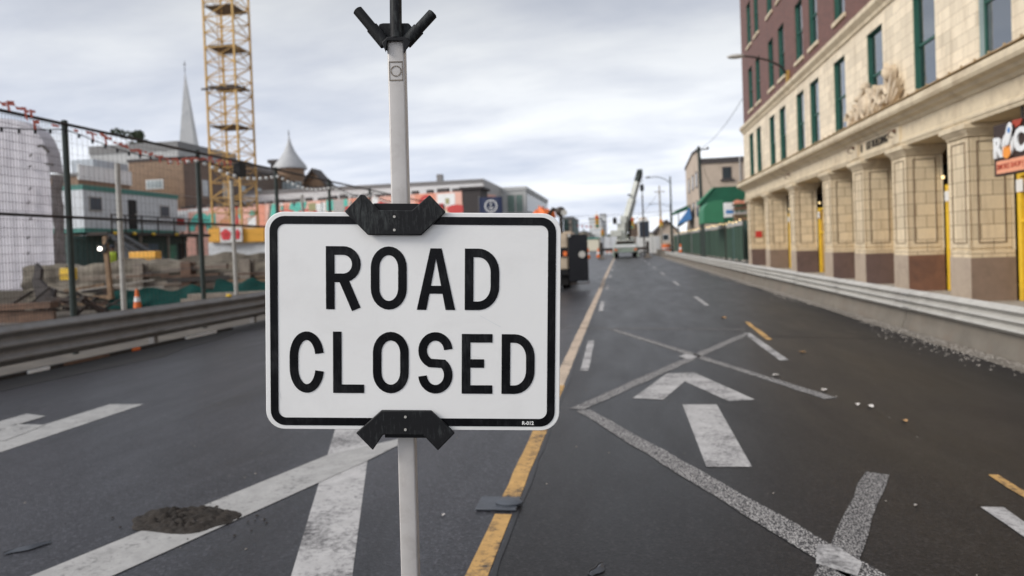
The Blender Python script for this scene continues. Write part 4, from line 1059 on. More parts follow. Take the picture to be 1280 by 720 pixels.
# mural wall
A = at(222, 262, 86); B_ = at(577, 239, 73); t = thing('mural_building', 'long low wall painted with a coral and teal mural', 'building', (A.x, 86, 0))
dv = Vector((B_.x-A.x, 73-86, 0)); L = dv.length; dv /= L; nv = Vector((dv.y, -dv.x, 0)); ZW = 7.75; ZA, ZB = A.z/7.75, B_.z/7.75; print('MURAL', A.z, B_.z)
def MP(s, z, w): return Vector((A.x, 86, 0))+dv*s+nv*w+Vector((0, 0, z*(ZA+(ZB-ZA)*s/L)))
def mbox(mb, s0, s1, z0, z1, w0, w1): return mb.prism([(s0, z0), (s1, z0), (s1, z1), (s0, z1)], MP, w0, w1)
wall = obj('mural_wall', mbox(MB(), 0, L, 0, ZW, -8, 0), 'coral_light', t)
mb = MB()
for i in range(26):
    s = L*(i+random.uniform(.1, .4))/26; mb = mbox(MB(), s, s+random.uniform(.6, 1.6), ZW+.003, ZW+random.uniform(.25, .5), -.4, .02); obj('roof_edge_piece', mb, 'roof_dark', t)
def art(kind, m, items, w, label=None):
    for it in items:
        mb = MB()
        if kind == 'ring':
            s, z, r0, r1, a0, a1 = it; n = 18
            o1 = [(s+r1*math.cos(R_(a0+(a1-a0)*i/n)), z+r1*math.sin(R_(a0+(a1-a0)*i/n))) for i in range(n+1)]; o2 = [(s+r0*math.cos(R_(a0+(a1-a0)*i/n)), z+r0*math.sin(R_(a0+(a1-a0)*i/n))) for i in range(n+1)]
            o1 = [(u, min(max(v, .1), ZW-.02)) for u, v in o1]; o2 = [(u, min(max(v, .1), ZW-.02)) for u, v in o2]
            mb.add([MP(u, v, w) for u, v in o1+o2], [(i, i+1, i+2+n, i+1+n) for i in range(n)])
        elif kind == 'disc':
            s, z, rx, rz_ = it; mb.add([MP(s+rx*math.cos(2*math.pi*i/18), min(max(z+rz_*math.sin(2*math.pi*i/18), .1), ZW-.02), w) for i in range(18)], [tuple(range(18))])
        else: mb.add([MP(u, v, w) for u, v in it], [tuple(range(len(it)))])
        obj('mural_shape', mb, m, wall, fix=False)
def S(px):
    # distance along the wall seen at that pixel column
    d = ray(px, 280); den = d.x*nv.x+d.y*nv.y; k = ((A.x)*nv.x+86*nv.y)/den; P = d*k; return (Vector((P.x, P.y, 0))-Vector((A.x, 86, 0))).dot(dv)
def q4(pa, pb, za, zb, sl=0): return [(S(pa), za), (S(pb), za), (S(pb+sl), zb), (S(pa+sl), zb)]
T_ = 7.7
art('poly', 'white', [q4(222, 236, 5.9, 7.6), q4(236, 262, 7.35, T_), q4(310, 320, 5.0, 6.3), q4(342, 346, 3, T_, 9), q4(396, 403, 4.5, 7.4), q4(404, 408, 4.5, 7.5), q4(466, 474, 5, T_), q4(548, 570, 6.3, 7.6)], .024)
art('poly', 'cream', [q4(519, 577, 3.0, 5.9), q4(287, 292, 5, 6.6)], .027)
art('poly', 'coral', [q4(276, 287, 4.5, 6.2), q4(322, 332, 4, T_), q4(350, 362, 4.5, 7.5), q4(440, 464, 5, T_), q4(520, 545, 5.8, T_)], .030)
art('ring', 'teal', [(S(251), 5.0, 1.15, 2.25, 0, 180), (S(316), 6.55, 0, .55, 0, 180), (S(500), 6.2, .5, 1.2, 0, 180)], .033)
art('ring', 'coral', [(S(251), 5.0, .45, 1.0, 0, 180)], .034)
art('poly', 'teal', [q4(261, 270, 5.2, 7.0), q4(288, 303, 6.2, 7.4), q4(290, 294, 4.5, 6.2), q4(333, 339, 3, T_, 8), q4(346, 349, 3, 7.4, 6), [(S(362), 7.0), (S(365), T_), (S(385), T_), (S(383), 7.0), (S(374), 6.4)], q4(409, 418, 6.5, T_), q4(431, 436, 6.4, T_)], .036)
art('poly', 'red', [q4(295, 298.5, 5.4, 7.65), q4(432, 441, 6.0, 6.9), q4(549, 556, 6.0, 6.6)], .039)
art('disc', 'red', [(S(357), 6.65, 1.5, .28), (S(385), 6.5, 1.6, .3), (S(571), 5.9, 1.2, .5)], .039)
art('ring', 'red', [(S(479), 5.7, 1.0, 1.5, 0, 180), (S(534), 6.6, .6, 1.0, 0, 360)], .042)
art('disc', 'coral_light', [(S(385), 6.5, 1.0, .1), (S(357), 6.65, .9, .1)], .045)
art('poly', 'olive', [q4(387, 396, 6.6, 7.5), q4(558, 563, 6.5, 7.1)], .045)
art('poly', 'teal_dark', [q4(330.5, 332, 3, T_, 8), q4(340, 341.4, 3, T_, 9), q4(349, 350.2, 3, 7.4, 6), q4(403, 404, 4, T_), q4(262, 272, 4.9, 5.4), [(S(366), T_), (S(369), 7.2), (S(372), T_)]], .048)
art('poly', 'grey_paint', [q4(418, 431, 4, T_+.0)], .051)
# white long building behind the mural
p = at(303, 246, 98); q = at(603, 223.5, 98); 
t = building('white_warehouse', 'long white flat roofed warehouse behind the mural', p.x, q.x, 98, 116, q.z-.5, 'white_wall', 'roof_grey', par=.5)
mb = MB(); mb.box(q.x+.002, q.x+.2, 98.02, 116.0, q.z-3.2, q.z-.02); obj('dark_fascia', mb, 'grey_paint', t)
wins(t, [('x', q.x+.1 if False else q.x, 98.6+i*2.9, 100.9+i*2.9, 4, q.z-3.4) for i in range(6)], 'grey_paint', 'pane_pale')
mb = MB(); mb.box(q.x-7, q.x-6.2, 99, 100, q.z, q.z+1.1); mb.tube([(q.x-12, 99, q.z), (q.x-12, 99, q.z+2)], .08, 6); obj('roof_vents', mb, 'galvanized_dull', t)
wins(t, [('y', 98, p.x+1+i*3.3, p.x+2.4+i*3.3, p.z-4, p.z-2.6) for i in range(2)], 'grey_paint', 'pane_dark')
# dark end structure of the mural building
a, b = at(578, 237, 72), at(598, 270, 72)
t = thing('steel_shed', 'dark grey shed at the right end of the mural', 'shed', (a.x, 72, 0))
mb = MB(); mb.box(a.x, b.x+.3, 72, 76, 2.2, a.z); obj('cladding', mb, 'roof_dark', t)
mb = MB(); mb.box(a.x-.3, b.x+.6, 71.8, 76.2, a.z, a.z+.25); obj('roof', mb, 'roof_dark', t)
mb = MB(); mb.box(a.x, b.x+.2, 72.1, 75.8, 0, 2.2); mb.box(b.x-1.0, b.x-.4, 71.97, 72.1, 2.4, 5); obj('pale_base', mb, 'grey_wall', t)
# modern grey building
p = at(622, 236, 112); q = at(657, 233, 112)
t = building('modern_office', 'modern grey concrete office with green glazing beyond the navy banner', p.x, q.x, 112, 146, q.z-.6, 'grey_wall', 'grey_wall', par=.6)
w = q.x-p.x
wins(t, [('y', 112, p.x+w*.32, p.x+w*.61, q.z-4.2, q.z-1.2), ('y', 112, p.x+w*.63, p.x+w*.90, q.z-4.2, q.z-1.2), ('y', 112, p.x+w*.32, p.x+w*.61, q.z-8.4, q.z-6), ('y', 112, p.x+w*.63, p.x+w*.90, q.z-8.4, q.z-6)], 'grey_paint', 'pane_green')
wins(t, [('x', q.x, 113+i*3.6, 116+i*3.6, q.z-4.0, q.z-1.0) for i in range(9)], 'grey_paint', 'pane_dark')
wins(t, [('x', q.x, 113+i*3.6, 116+i*3.6, q.z-8.6, q.z-5.8) for i in range(9)], 'grey_paint', 'pane_dark')
mb = MB(); mb.box(p.x-.1, q.x+.6, 111.5, 146, q.z-5.6, q.z-5.0); obj('ledge', mb, 'white_wall', t)
# navy banner with an anchor emblem
a, b = at(598.5, 247, 60), at(628.5, 275, 60); t = thing('anchor_banner', 'navy banner with a white ringed anchor emblem', 'banner', ((a.x+b.x)/2, 60, 0))
mb = MB(); n = 12; vs = []
for j in (0, 1):
    for i in range(n+1): vs.append((a.x+(b.x-a.x)*i/n, 60+.03*math.sin(i*1.1), a.z if j else b.z))
mb.add(vs+[(x, y+.02, z) for x, y, z in vs], [(i, i+1, i+n+2, i+n+1) for i in range(n)]+[(2*n+2+i, 2*n+3+i, 3*n+4+i, 3*n+3+i) for i in range(n)]+[(i, i+1, i+2*n+3, i+2*n+2) for i in range(n)]+[(n+1+i, n+2+i, 3*n+4+i, 3*n+3+i) for i in range(n)]); obj('cloth', mb, 'navy', t, fix=False)
for x in (a.x, b.x):
    mb = MB(); mb.tube([(x, 60.1, 0), (x, 60.1, a.z+.1)], .05, 6); obj('post', mb, 'galvanized_dull', t)
ec = at(613.5, 257.5, 59.9); r = (b.x-a.x)*.27
mb = MB()
def E2(s, v): return (ec.x+s, 59.93, ec.z+v)
n = 24; mb.add([E2(rr*math.cos(2*math.pi*i/n), rr*math.sin(2*math.pi*i/n)) for rr in (r, r*.82) for i in range(n)], [(i, (i+1) % n, (i+1) % n+n, i+n) for i in range(n)])
mb.bar(E2(0, -r*.5), E2(0, r*.38), r*.11, .01); mb.bar(E2(-r*.28, r*.2), E2(r*.28, r*.2), r*.1, .01)
mb.add([E2(rr*math.cos(2*math.pi*i/12), r*.5+rr*math.sin(2*math.pi*i/12)) for rr in (r*.15, r*.07) for i in range(12)], [(i, (i+1) % 12, (i+1) % 12+12, i+12) for i in range(12)])
o1 = [E2(r*.5*math.cos(R_(200+140*i/12)), r*.5*math.sin(R_(200+140*i/12))) for i in range(13)]; o2 = [E2(r*.38*math.cos(R_(200+140*i/12)), r*.4*math.sin(R_(200+140*i/12))) for i in range(13)]
mb.add(o1+o2, [(i, i+1, i+14, i+13) for i in range(12)]); obj('anchor_emblem', mb, 'white', t, fix=False)

# ------------------------------------------------------------------ TREES far off
def tree(name, label, px, py_top, py_mid, Y, wpx, base=0., n=900):
    c = at(px, py_mid, Y); top = at(px, py_top, Y).z; W_ = wpx*Y/F/2
    t = thing(name, label, 'tree', (c.x, Y, base))
    mb = MB(); mb.tube([(c.x, Y, base), (c.x+.1*W_, Y, (base+c.z)/2), (c.x, Y, c.z)], W_*.09, 7, W_*.05)
    for k in range(5):
        a = 2*math.pi*k/5; mb.tube([(c.x, Y, c.z-.3*W_), (c.x+W_*.6*math.cos(a), Y+W_*.6*math.sin(a), c.z+W_*.3)], W_*.04, 5, W_*.015)
    obj('trunk', mb, 'wood', t)
    mb = MB(); hh = top-c.z
    cl = [(random.uniform(-.8, .8), random.uniform(-.7, .7), random.uniform(-.5, .8), random.uniform(.25, .45)) for _ in range(11)]
    for i in range(n):
        u, v, w_, r = random.choice(cl); d = Vector((random.gauss(0, 1), random.gauss(0, 1), random.gauss(0, 1))).normalized()*r*random.uniform(.5, 1)
        P = Vector((c.x+W_*(u+d.x), Y+W_*(v+d.y), c.z+hh*(w_+d.z*.9))); s = W_*.085*random.uniform(.6, 1.4)
        a = Vector((random.gauss(0, 1), random.gauss(0, 1), random.gauss(0, 1))).normalized(); b = a.orthogonal().normalized()
        mb.add([P-a*s, P+b*s*.6, P+a*s, P-b*s*.6], [(0, 1, 2, 3)])
    obj('crown', mb, 'foliage', t, fix=False); return t
tree('broadleaf_tree', 'dark broadleaf tree above the grey flat roofed hall', 168, 162, 178, 150, 44)

# ------------------------------------------------------------------ TRUCK behind the sign
t = thing('utility_truck', 'beige box truck with a black rear door swung open beside the sign', 'truck', (-3.3, 26.5, 0))
y0, y1 = 26.6, 33; x1 = -2.02; x0 = x1-2.3
mb = MB(); mb.box(x0, x1, y0, y1-1.9, .75, 2.15); obj('box_body', mb, 'beige_body', t, bevel=.04)
mb = MB(); mb.box(x0+.1, x1-.1, y1-1.85, y1, .6, 2.3); obj('cab', mb, 'beige_body', t, bevel=.12)
mb = MB(); mb.box(x0, x1+.0, y0-.12, y0, .55, .75); mb.box(x1-.34, x1+.02, y0-.06, y0-.002, 1.25, 1.6); obj('bumper', mb, 'black', t)
mb = MB(); mb.box(x1-.16, x1-.02, y0-.10, y0-.062, 1.28, 1.45); obj('tail_light', mb, 'orange', t)
dr = obj('rear_door', MB().box(x1+.04, x1+.78, y0-.20, y0-.12, .30, 2.08), 'black_gloss', t, bevel=.02)
p = at(727.5, 318, 26.3); mb = MB(); mb.tube([(p.x, y0-.20, p.z), (p.x, y0-.26, p.z)], .13, 14); obj('door_handle', mb, 'galvanized', dr)
p = at(711, 293, 26.3); mb = MB(); mb.tube([(p.x, y0-.20, p.z-.04), (p.x, y0-.27, p.z-.04)], .07, 10); obj('door_lamp', mb, 'galvanized', dr)
mb = MB(); mb.bar((x1+.1, y0-.16, .22), (x1+.8, y0-.16, .22), .04); mb.bar((x1+.78, y0-.16, .22), (x1+.78, y0-.16, .3), .04); obj('door_step', mb, 'dark_steel', dr)
for (x, yy) in ((x1-.16, y0+1.1), (x0+.16, y0+1.1), (x1-.16, y1-1.0), (x0+.16, y1-1.0)):
    mb = MB(); mb.tube([(x-.15, yy, .46), (x+.15, yy, .46)], .46, 18); w_ = obj('wheel', mb, 'rubber', t)
    mb = MB(); mb.tube([(x-.16, yy, .46), (x+.16, yy, .46)], .24, 12); obj('rim', mb, 'galvanized_dull', w_)
mb = MB(); mb.box(x1-.32, x1, y0+.02, y0+.06, .16, .62); obj('mud_flap', mb, 'rubber', t)
mb = MB(); p = at(701, 268, 27)
mb.tube([(p.x, 27, 2.15), (p.x, 27, p.z+.05)], .07, 8); mb.ball((p.x, 26.9, p.z+.1), .2, 10); mb.tube([(p.x, 27, p.z+.1), (p.x-.3, 27, p.z+.22), (p.x-.5, 27.2, p.z)], .08, 7); obj('hose_reel', mb, 'dark_steel', t)
mb = MB(); mb.tube([(p.x+.15, 26.75, p.z+.05), (p.x+.15, 26.7, p.z+.05)], .12, 10); obj('work_lamp', mb, 'galvanized', t)
c = at(678, 271, 27.3); mb = clump((c.x, 27.6), .52, .4, .55, 16); mb.v = [(x, y, z+c.z-.02) for x, y, z in mb.v]; mb2 = MB().box(c.x-.45, c.x+.42, 27.3, 28, 2.16, c.z+.02); mb.add(mb2.v, mb2.f)
single('orange_cover', mb, 'orange', 'bright orange cover bundled on top of the beige truck', 'cover', (c.x, 27.5, 2.2), fix=False)

# ------------------------------------------------------------------ MOBILE CRANE
t = thing('mobile_crane', 'pale truck mounted crane with its boom raised in the middle of the road', 'mobile crane', (.4, 84, 0))
cx0, cx1 = at(767, 310, 84).x, at(797, 310, 84).x; cm = (cx0+cx1)/2
mb = MB(); mb.box(cx0+.05, cx1-.05, 84.4, 94, .75, 1.35); mb.box(cx0, cx1, 84, 84.4, .62, 1.6); obj('carrier', mb, 'crane_green', t, bevel=.05)
mb = MB(); mb.box(cx0+.1, cx1-.1, 83.96, 83.998, 1.2, 1.55)
for i in range(6): mb.box(cx0+.15+i*.45, cx0+.35+i*.45, 83.92, 83.958, 1.25, 1.5)
obj('rear_panel', mb, 'white', t)
for s in (cx0+.25, cx1-.25):
    mb = MB(); mb.box(s-.16, s+.16, 83.93, 83.99, .85, 1.05); obj('tail_light', mb, 'orange', t)
    for yy in (85, 86.6, 91.5):
        mb = MB(); mb.tube([(s-.28, yy, .55), (s+.28, yy, .55)], .55, 18); w_ = obj('wheel', mb, 'rubber', t)
        mb = MB(); mb.tube([(s-.29, yy, .55), (s+.29, yy, .55)], .26, 12); obj('rim', mb, 'crane_white', w_)
mb = MB(); mb.box(cx0-.15, cx0+.1, 84.2, 84.5, .1, .9); mb.box(cx1-.1, cx1+.15, 84.2, 84.5, .1, .9); obj('outriggers', mb, 'crane_green', t)
mb = MB(); a, b = at(767, 297, 84.6), at(789, 305, 84.6); mb.box(cx0+.25, cx1-.3, 84.5, 91, 1.4, 2.1); obj('turntable', mb, 'crane_white', t, bevel=.05)
a, b = at(763, 289, 85), at(777, 295, 85); mb = MB(); mb.box(a.x, b.x, 85, 86.5, b.z, a.z+.1); obj('counterweight', mb, 'crane_white', t, bevel=.04)
mb = MB(); a, b = at(770, 271, 86), at(782, 300, 86); mb.box(a.x+.1, b.x, 86, 89, b.z, a.z-.8); mb.box(a.x+.5, b.x+.2, 86.2, 88, a.z-.8, a.z+.1); cb = obj('winch_tower', mb, 'crane_white', t, bevel=.06)
mb = MB(); a, b = at(766, 272, 85.8), at(771, 280, 85.8); mb.box(a.x, b.x, 85.7, 85.95, b.z, a.z); obj('mirror', mb, 'black', cb)
tip = at(799.5, 216, 86); bs = at(776, 302, 88); d = tip-bs
boom = obj('boom', MB().bar(bs, bs+d*.62, .82, .75), 'crane_white', t, bevel=.05)
obj('boom_section', MB().bar(bs+d*.60, bs+d*.88, .62, .56), 'crane_white', boom, bevel=.03)
mb = MB(); mb.bar(bs+d*.87, tip+d*.01, .58, .55); mb.tube([tip+Vector((-.3, 0, .1)), tip+Vector((.35, 0, .1))], .34, 12); obj('boom_head', mb, 'dark_green_metal', boom)
mb = MB()
for q in (.35, .68): P = bs+d*q; mb.box(P.x-.7, P.x-.4, P.y-.5, P.y-.2, P.z-.05, P.z+.15)
obj('boom_lamps', mb, 'black', boom)
mb = MB(); mb.tube([at(786, 302, 87), bs+d*.34+Vector((.4, -.3, -.2))], .17, 8); obj('lift_cylinder', mb, 'dark_steel', t)
mb = MB(); mb.box(cx1-1.15, cx1-.15, 91.3, 93.8, 1.36, 2.5); cbn = obj('driver_cab', mb, 'crane_white', t, bevel=.08)
mb = MB(); mb.box(cx1-1.05, cx1-.25, 91.27, 91.298, 1.8, 2.35); obj('cab_window', mb, 'pane_dark', cbn)
mb = MB(); mb.box(cx0+.3, cx1-.35, 84.46, 84.498, 1.6, 2.0)
for i in range(5): mb.box(cx0+.4+i*.42, cx0+.6+i*.42, 84.42, 84.458, 1.65, 1.95)
obj('hydraulic_panel', mb, 'dark_steel', t)
hx = at(802.5, 235, 85.5); mb = MB(); mb.tube([tip+Vector((.3, -.4, 0)), (hx.x, 85.5, hx.z)], .03, 5); obj('hoist_rope', mb, 'black', t)
mb = MB(); mb.box(hx.x-.22, hx.x+.22, 85.3, 85.7, hx.z-.35, hx.z+.4); mb.tube([(hx.x, 85.5, hx.z-.35), (hx.x, 85.5, hx.z-.9)], .06, 6); obj('hook_block', mb, 'black', t, bevel=.05)
z0_ = .05; mb = MB(); mb.tube([(hx.x, 85.5, hx.z-.9), (hx.x+.05, 85.5, z0_)], .085, 8)
single('hanging_drill_rod', mb, 'dark_steel', 'long dark rod hanging from the crane hook down to the road', 'drill rod', (hx.x, 85.5, 0))
# message board behind the crane
a, b = at(797.5, 275, 96), at(812, 297, 96); t = thing('message_board', 'dark blank electronic message board with a white frame right of the crane', 'sign', ((a.x+b.x)/2, 96, 0))
mb = MB(); mb.box(a.x, b.x, 96, 96.2, b.z, a.z); obj('frame', mb, 'white', t, bevel=.03)
mb = MB(); mb.box(a.x+.15, b.x-.06, 95.95, 95.998, b.z+.1, a.z-.22); obj('display', mb, 'board_navy', t)
mb = MB(); mb.box((a.x+b.x)/2-.08, (a.x+b.x)/2+.08, 96.2, 96.36, .4, a.z-.5); mb.box(a.x+.2, b.x-.2, 95.6, 97.2, .3, .6); obj('mast', mb, 'galvanized_dull', t)
for x in (a.x+.2, b.x-.2):
    mb = MB(); mb.tube([(x-.08, 96.4, .3), (x+.08, 96.4, .3)], .3, 12); obj('wheel', mb, 'rubber', t)
# barricade posts with a bar
def gate(px, x_in, label):
    p = at(px, 322, 80); t = thing('barricade', label, 'barricade', (p.x, 80, 0))
    mb = MB(); mb.box(p.x-.17, p.x+.17, 79.9, 80.1, .5, 1.85); obj('post', mb, 'dark_steel', t)
    mb = MB(); mb.box(p.x-.45, p.x+.45, 79.6, 80.4, 0, .12); mb.box(p.x-.18, p.x+.18, 79.8, 80.2, .12, .5); obj('foot', mb, 'timber_grey', t)
    q = at(x_in, 313, 80); mb = MB(); mb.box(p.x, q.x, 80.11, 80.2, .92, 1.22); obj('bar', mb, 'dark_steel', t)
gate(752, 766, 'dark barricade post with a bar left of the crane'); gate(810, 797, 'dark barricade post with a bar right of the crane')
# white sheet fence
a, b = at(795, 296, 98), at(826, 313, 98); t = thing('sheet_fence', 'plain white sheet fence across the road beyond the crane', 'fence', (a.x, 98, 0))
for i in range(3):
    mb = MB(); w_ = (b.x-a.x)/3; mb.box(a.x+i*w_+.03, a.x+(i+1)*w_-.03, 98, 98.06, .25, a.z); obj('sheet', mb, 'white', t)
    mb = MB(); mb.tube([(a.x+i*w_, 98.1, 0), (a.x+i*w_, 98.1, a.z+.1)], .05, 6); obj('post', mb, 'galvanized_dull', t)
a2, b2 = at(755, 296, 104), at(772, 313, 104); t = thing('sheet_fence', 'pale blue white sheet fence seen left of the crane', 'fence', (a2.x, 104, 0))
for i in range(2):
    w_ = (b2.x-a2.x)/2; mb = MB(); mb.box(a2.x+i*w_+.03, a2.x+(i+1)*w_-.03, 104, 104.06, .2, a2.z); obj('sheet', mb, 'trailer_white', t)
    mb = MB(); mb.tube([(a2.x+i*w_, 104.1, 0), (a2.x+i*w_, 104.1, a2.z+.1)], .05, 6); obj('post', mb, 'galvanized_dull', t)
# cones and drums
for px, py, Y, h, lab in ((735.5, 317, 88, 1.15, 'left orange cone of two beyond the black truck door'), (748, 317, 90, 1.15, 'right orange cone of two beyond the black truck door')):
    p = at(px, py, Y); cone(p.x, Y, 0, h*1.1, lab, 'traffic cones')
p = at(851, 316, 70); cone(p.x, 70, .60, .85, 'slim orange cone standing on the right concrete barrier')
def barrel(px, py, Y, w, h, z, lab):
    p = at(px, py, Y); t = thing('traffic_drum', lab, 'traffic drum', (p.x, Y, z), 0, 'orange traffic drums')
    mb = MB(); mb.lathe([(w, 0), (w, h*.3), (w*.93, h*.32), (w*.9, h*.65), (w*.84, h*.67), (w*.8, h)], (p.x, Y, z), 14); obj('drum_body', mb, 'orange', t)
    mb = MB(); mb.lathe([(w*.97, h*.38), (w*.94, h*.55)], (p.x, Y, z), 14); obj('white_band', mb, 'white', t)
barrel(820, 312, 100, .75, 1.1, .3, 'wide orange drum in front of the white sheet fence'); barrel(833, 312, 100, .7, 1.1, .3, 'wide orange drum beside the wooden pole')
p = at(757, 314, 95); mb = MB(); mb.box(p.x, p.x+1.6, 95, 95.1, .55, 1.1)
t = thing('striped_barricade', 'low orange and white barricade board left of the crane', 'barricade', (p.x, 95, 0)); obj('board', mb, 'white', t)
for i in range(3): mb = MB(); mb.box(p.x+.1+i*.5, p.x+.35+i*.5, 94.96, 94.998, .57, 1.08); obj('orange_stripe', mb, 'orange', t)
mb = MB(); mb.box(p.x+.1, p.x+.2, 95.1, 95.2, 0, 1.1); mb.box(p.x+1.4, p.x+1.5, 95.1, 95.2, 0, 1.1); obj('legs', mb, 'galvanized_dull', t)

# ------------------------------------------------------------------ STREET LAMPS, POLES, WIRES, SIGNALS
def lamp(label, x, y, ztop, arm, m='dark_green_metal', head='galvanized_dull', r=.11):
    t = thing('street_lamp', label, 'street lamp', (x, y, 0))
    mb = MB(); mb.tube([(x, y, 0), (x, y, ztop*.5), (x, y, ztop)], r*1.25, 8, r*.8); mb.lathe([(r*2, 0), (r*2, .5), (r*1.3, .7)], (x, y, 0), 8); obj('pole', mb, m, t)
    pts = [(x+arm*s, y, ztop-.75+.9*math.sin(min(1, s*1.25)*math.pi/2)*(1-.12*s)) for s in [i/8 for i in range(9)]]
    mb = MB(); mb.tube(pts, .05, 6); obj('arm', mb, m, t)
    e = pts[-1]; sgn = 1 if arm > 0 else -1
    mb = MB(); mb.ball((e[0]+sgn*.25, y, e[2]), .38, 10, (1, .45, .32)); obj('lamp_head', mb, head, t)
lamp('dark street lamp with its arm over the road beyond the green fence', 6.5, 91, 10.0, -2.5)
lamp('distant thin street lamp behind the wooden pole', at(838, 270, 150).x, 150, at(838, 254, 150).z, -3.8, r=.08)
t = thing('utility_pole', 'weathered leaning wooden utility pole near the orange drums', 'utility pole', (at(827, 312, 118).x, 118, 0))
a, b = at(827.5, 314, 118), at(824, 232, 118); mb = MB(); mb.tube([(a.x, 118, 0), a.lerp(b, .5), b], .2, 8, .11); obj('pole', mb, 'wood_pole', t)
mb = MB(); mb.bar((b.x-.9, 118, b.z-1.0), (b.x+.9, 118, b.z-1.0), .12); obj('crossarm', mb, 'wood_pole', t)
b2_ = at(873, 183, 68); t = thing('utility_pole', 'tall dark utility pole in front of the beige building', 'utility pole', (7.75, 68, 0))
mb = MB(); mb.tube([(7.75, 68, 0), (b2_.x, 68, b2_.z)], .19, 10, .13); obj('pole', mb, 'dark_green_metal', t)
mb = MB(); mb.bar((b2_.x-.25, 68, b2_.z-.3), (b2_.x+.9, 68, b2_.z-.3), .1); mb.ball((b2_.x+.85, 68, b2_.z-.2), .12, 8); obj('bracket', mb, 'dark_steel', t)
PT = Vector((b2_.x, 68, b2_.z-.3))
def wire(a, b, sag, label, r=.02, n=14):
    a = Vector(a); b = Vector(b); mb = MB(); mb.tube([a.lerp(b, i/n)-Vector((0, 0, sag*4*(i/n)*(1-i/n))) for i in range(n+1)], r, 4)
    return single('overhead_wire', mb, 'black', label, 'wire', tuple(a))
wire(PT, (8.5, 49.4, 11.2), .5, 'black wire from the dark pole to the arcade building corner')
wire(PT, (9.6, 72, 6.6), .8, 'black wire from the dark pole down to the green awning', .018)
wire((b.x, 118, b.z-.9), at(790, 277, 132), .5, 'thin wire from the wooden pole towards the yellow signals', .03)
wire(at(690, 271, 132), at(850, 262, 132), .3, 'upper span wire carrying the far yellow signals', .03)
wire(at(690, 281, 134), at(828, 268, 134), .4, 'lower span wire behind the far yellow signals', .03)
def signal(px, py0, py1, Y, lab, w=.62):
    a = at(px, py0, Y); b = at(px, py1, Y); t = thing('traffic_signal', lab, 'traffic signal', (a.x, Y, b.z), 0, 'yellow traffic signals')
    mb = MB(); mb.box(a.x-w, a.x+w, Y-.2, Y, b.z, a.z); mb.tube([(a.x, Y-.1, a.z), (a.x, Y-.1, a.z+.6)], .05, 6); s = obj('housing', mb, 'signal_yellow', t, bevel=.06)
    for k in range(3):
        zc = a.z-(a.z-b.z)*(k+.5)/3; m3 = MB(); m3.tube([(a.x, Y-.22, zc), (a.x, Y-.3, zc)], (a.z-b.z)*.13, 10); obj('lens', m3, ('red', 'hoarding_ochre', 'trim_green')[k], s)
signal(746, 269, 285, 130, 'yellow traffic signal hanging left of the crane', .35); signal(790, 272, 286, 130, 'yellow traffic signal hanging right of the boom', .35)
a = at(826, 275, 126); b = at(826, 284, 126); signal(826, 275, 284, 117.2, 'small yellow traffic signal on the wooden pole', .3)
signal(753, 288, 296, 138, 'low yellow traffic signal below the white tower', .3)

# ------------------------------------------------------------------ FAR STREET
def farb(name, label, px0, px1, py, Y, dep, m, rows=2, cols=3, pane='pane_dark', roof='roof_grey'):
    a, b = at(px0, py, Y), at(px1, py, Y); z = (a.z+b.z)/2
    t = building(name, label, a.x, b.x, Y, Y+dep, z, m, roof, par=.5)
    sp = []; w = b.x-a.x; rh = (z-3)/max(1, rows)
    for r in range(rows):
        for c in range(cols): sp.append(('y', Y, a.x+w*(c+.25)/cols, a.x+w*(c+.75)/cols, 3+r*rh+rh*.25, 3+r*rh+rh*.75))
    wins(t, sp, m, pane); return t
farb('white_tower', 'white tower block far down the road left of the crane', 736, 751, 274, 240, 20, 'white_wall', 5, 4, 'pane_pale')
t = farb('slim_tower', 'slim pale tower far down the road with a dark top', 750, 757, 269, 260, 18, 'white_wall', 6, 2, 'pane_dark')
farb('green_grey_block', 'dark green and grey block behind the black truck door', 704, 716, 274, 150, 20, 'green_dark_panel', 3, 3)
farb('beige_block', 'narrow beige block beside the dark green block', 711, 714, 275, 148, 1.5, 'tan_wall', 2, 1)
farb('low_shop_row', 'low pale shop row with a green roof under the white tower', 732, 748, 299, 200, 20, 'cream', 1, 4, roof='trim_green')
farb('cream_block', 'cream block on the far left of the street end', 722, 733, 291, 220, 20, 'tan_wall', 2, 3)
farb('brown_block', 'brown apartment block right behind the crane boom', 786, 797, 281, 210, 20, 'brick_dim', 4, 3)
farb('pale_shop_block', 'pale shop block right of the message board', 811, 822, 292, 190, 20, 'cream', 2, 3)
t = farb('domed_hall', 'beige hall with a rounded roof above the message board', 797, 811, 279, 205, 20, 'tan_wall', 3, 3)
p = at(804, 279, 206); mb = MB(); r = 7.2*205/F; mb.lathe([(r, 0), (r*.92, r*.45), (r*.7, r*.8), (r*.35, r*1.02), (.1, r*1.08)], (p.x, 206+r, p.z), 20); obj('dome', mb, 'tan_wall', t)
t = thing('gabled_house', 'dark gabled house beyond the street lamp', 'house', (at(833, 300, 150).x, 150, 0))
a, b = at(822, 300, 150), at(846, 300, 150); mb, m2 = MB(), MB(); gable(mb, m2, a.x, b.x, 150, 166, at(830, 289, 150).z, at(840, 277, 150).z); obj('walls', mb, 'tan_wall', t); obj('roof', m2, 'roof_dark', t)
wins(t, [('y', 150, a.x+1, a.x+2.4, 2, 3.4), ('y', 150, a.x+2.4+.4, b.x-.8, 2, 3.4)], 'white', 'pane_dark')
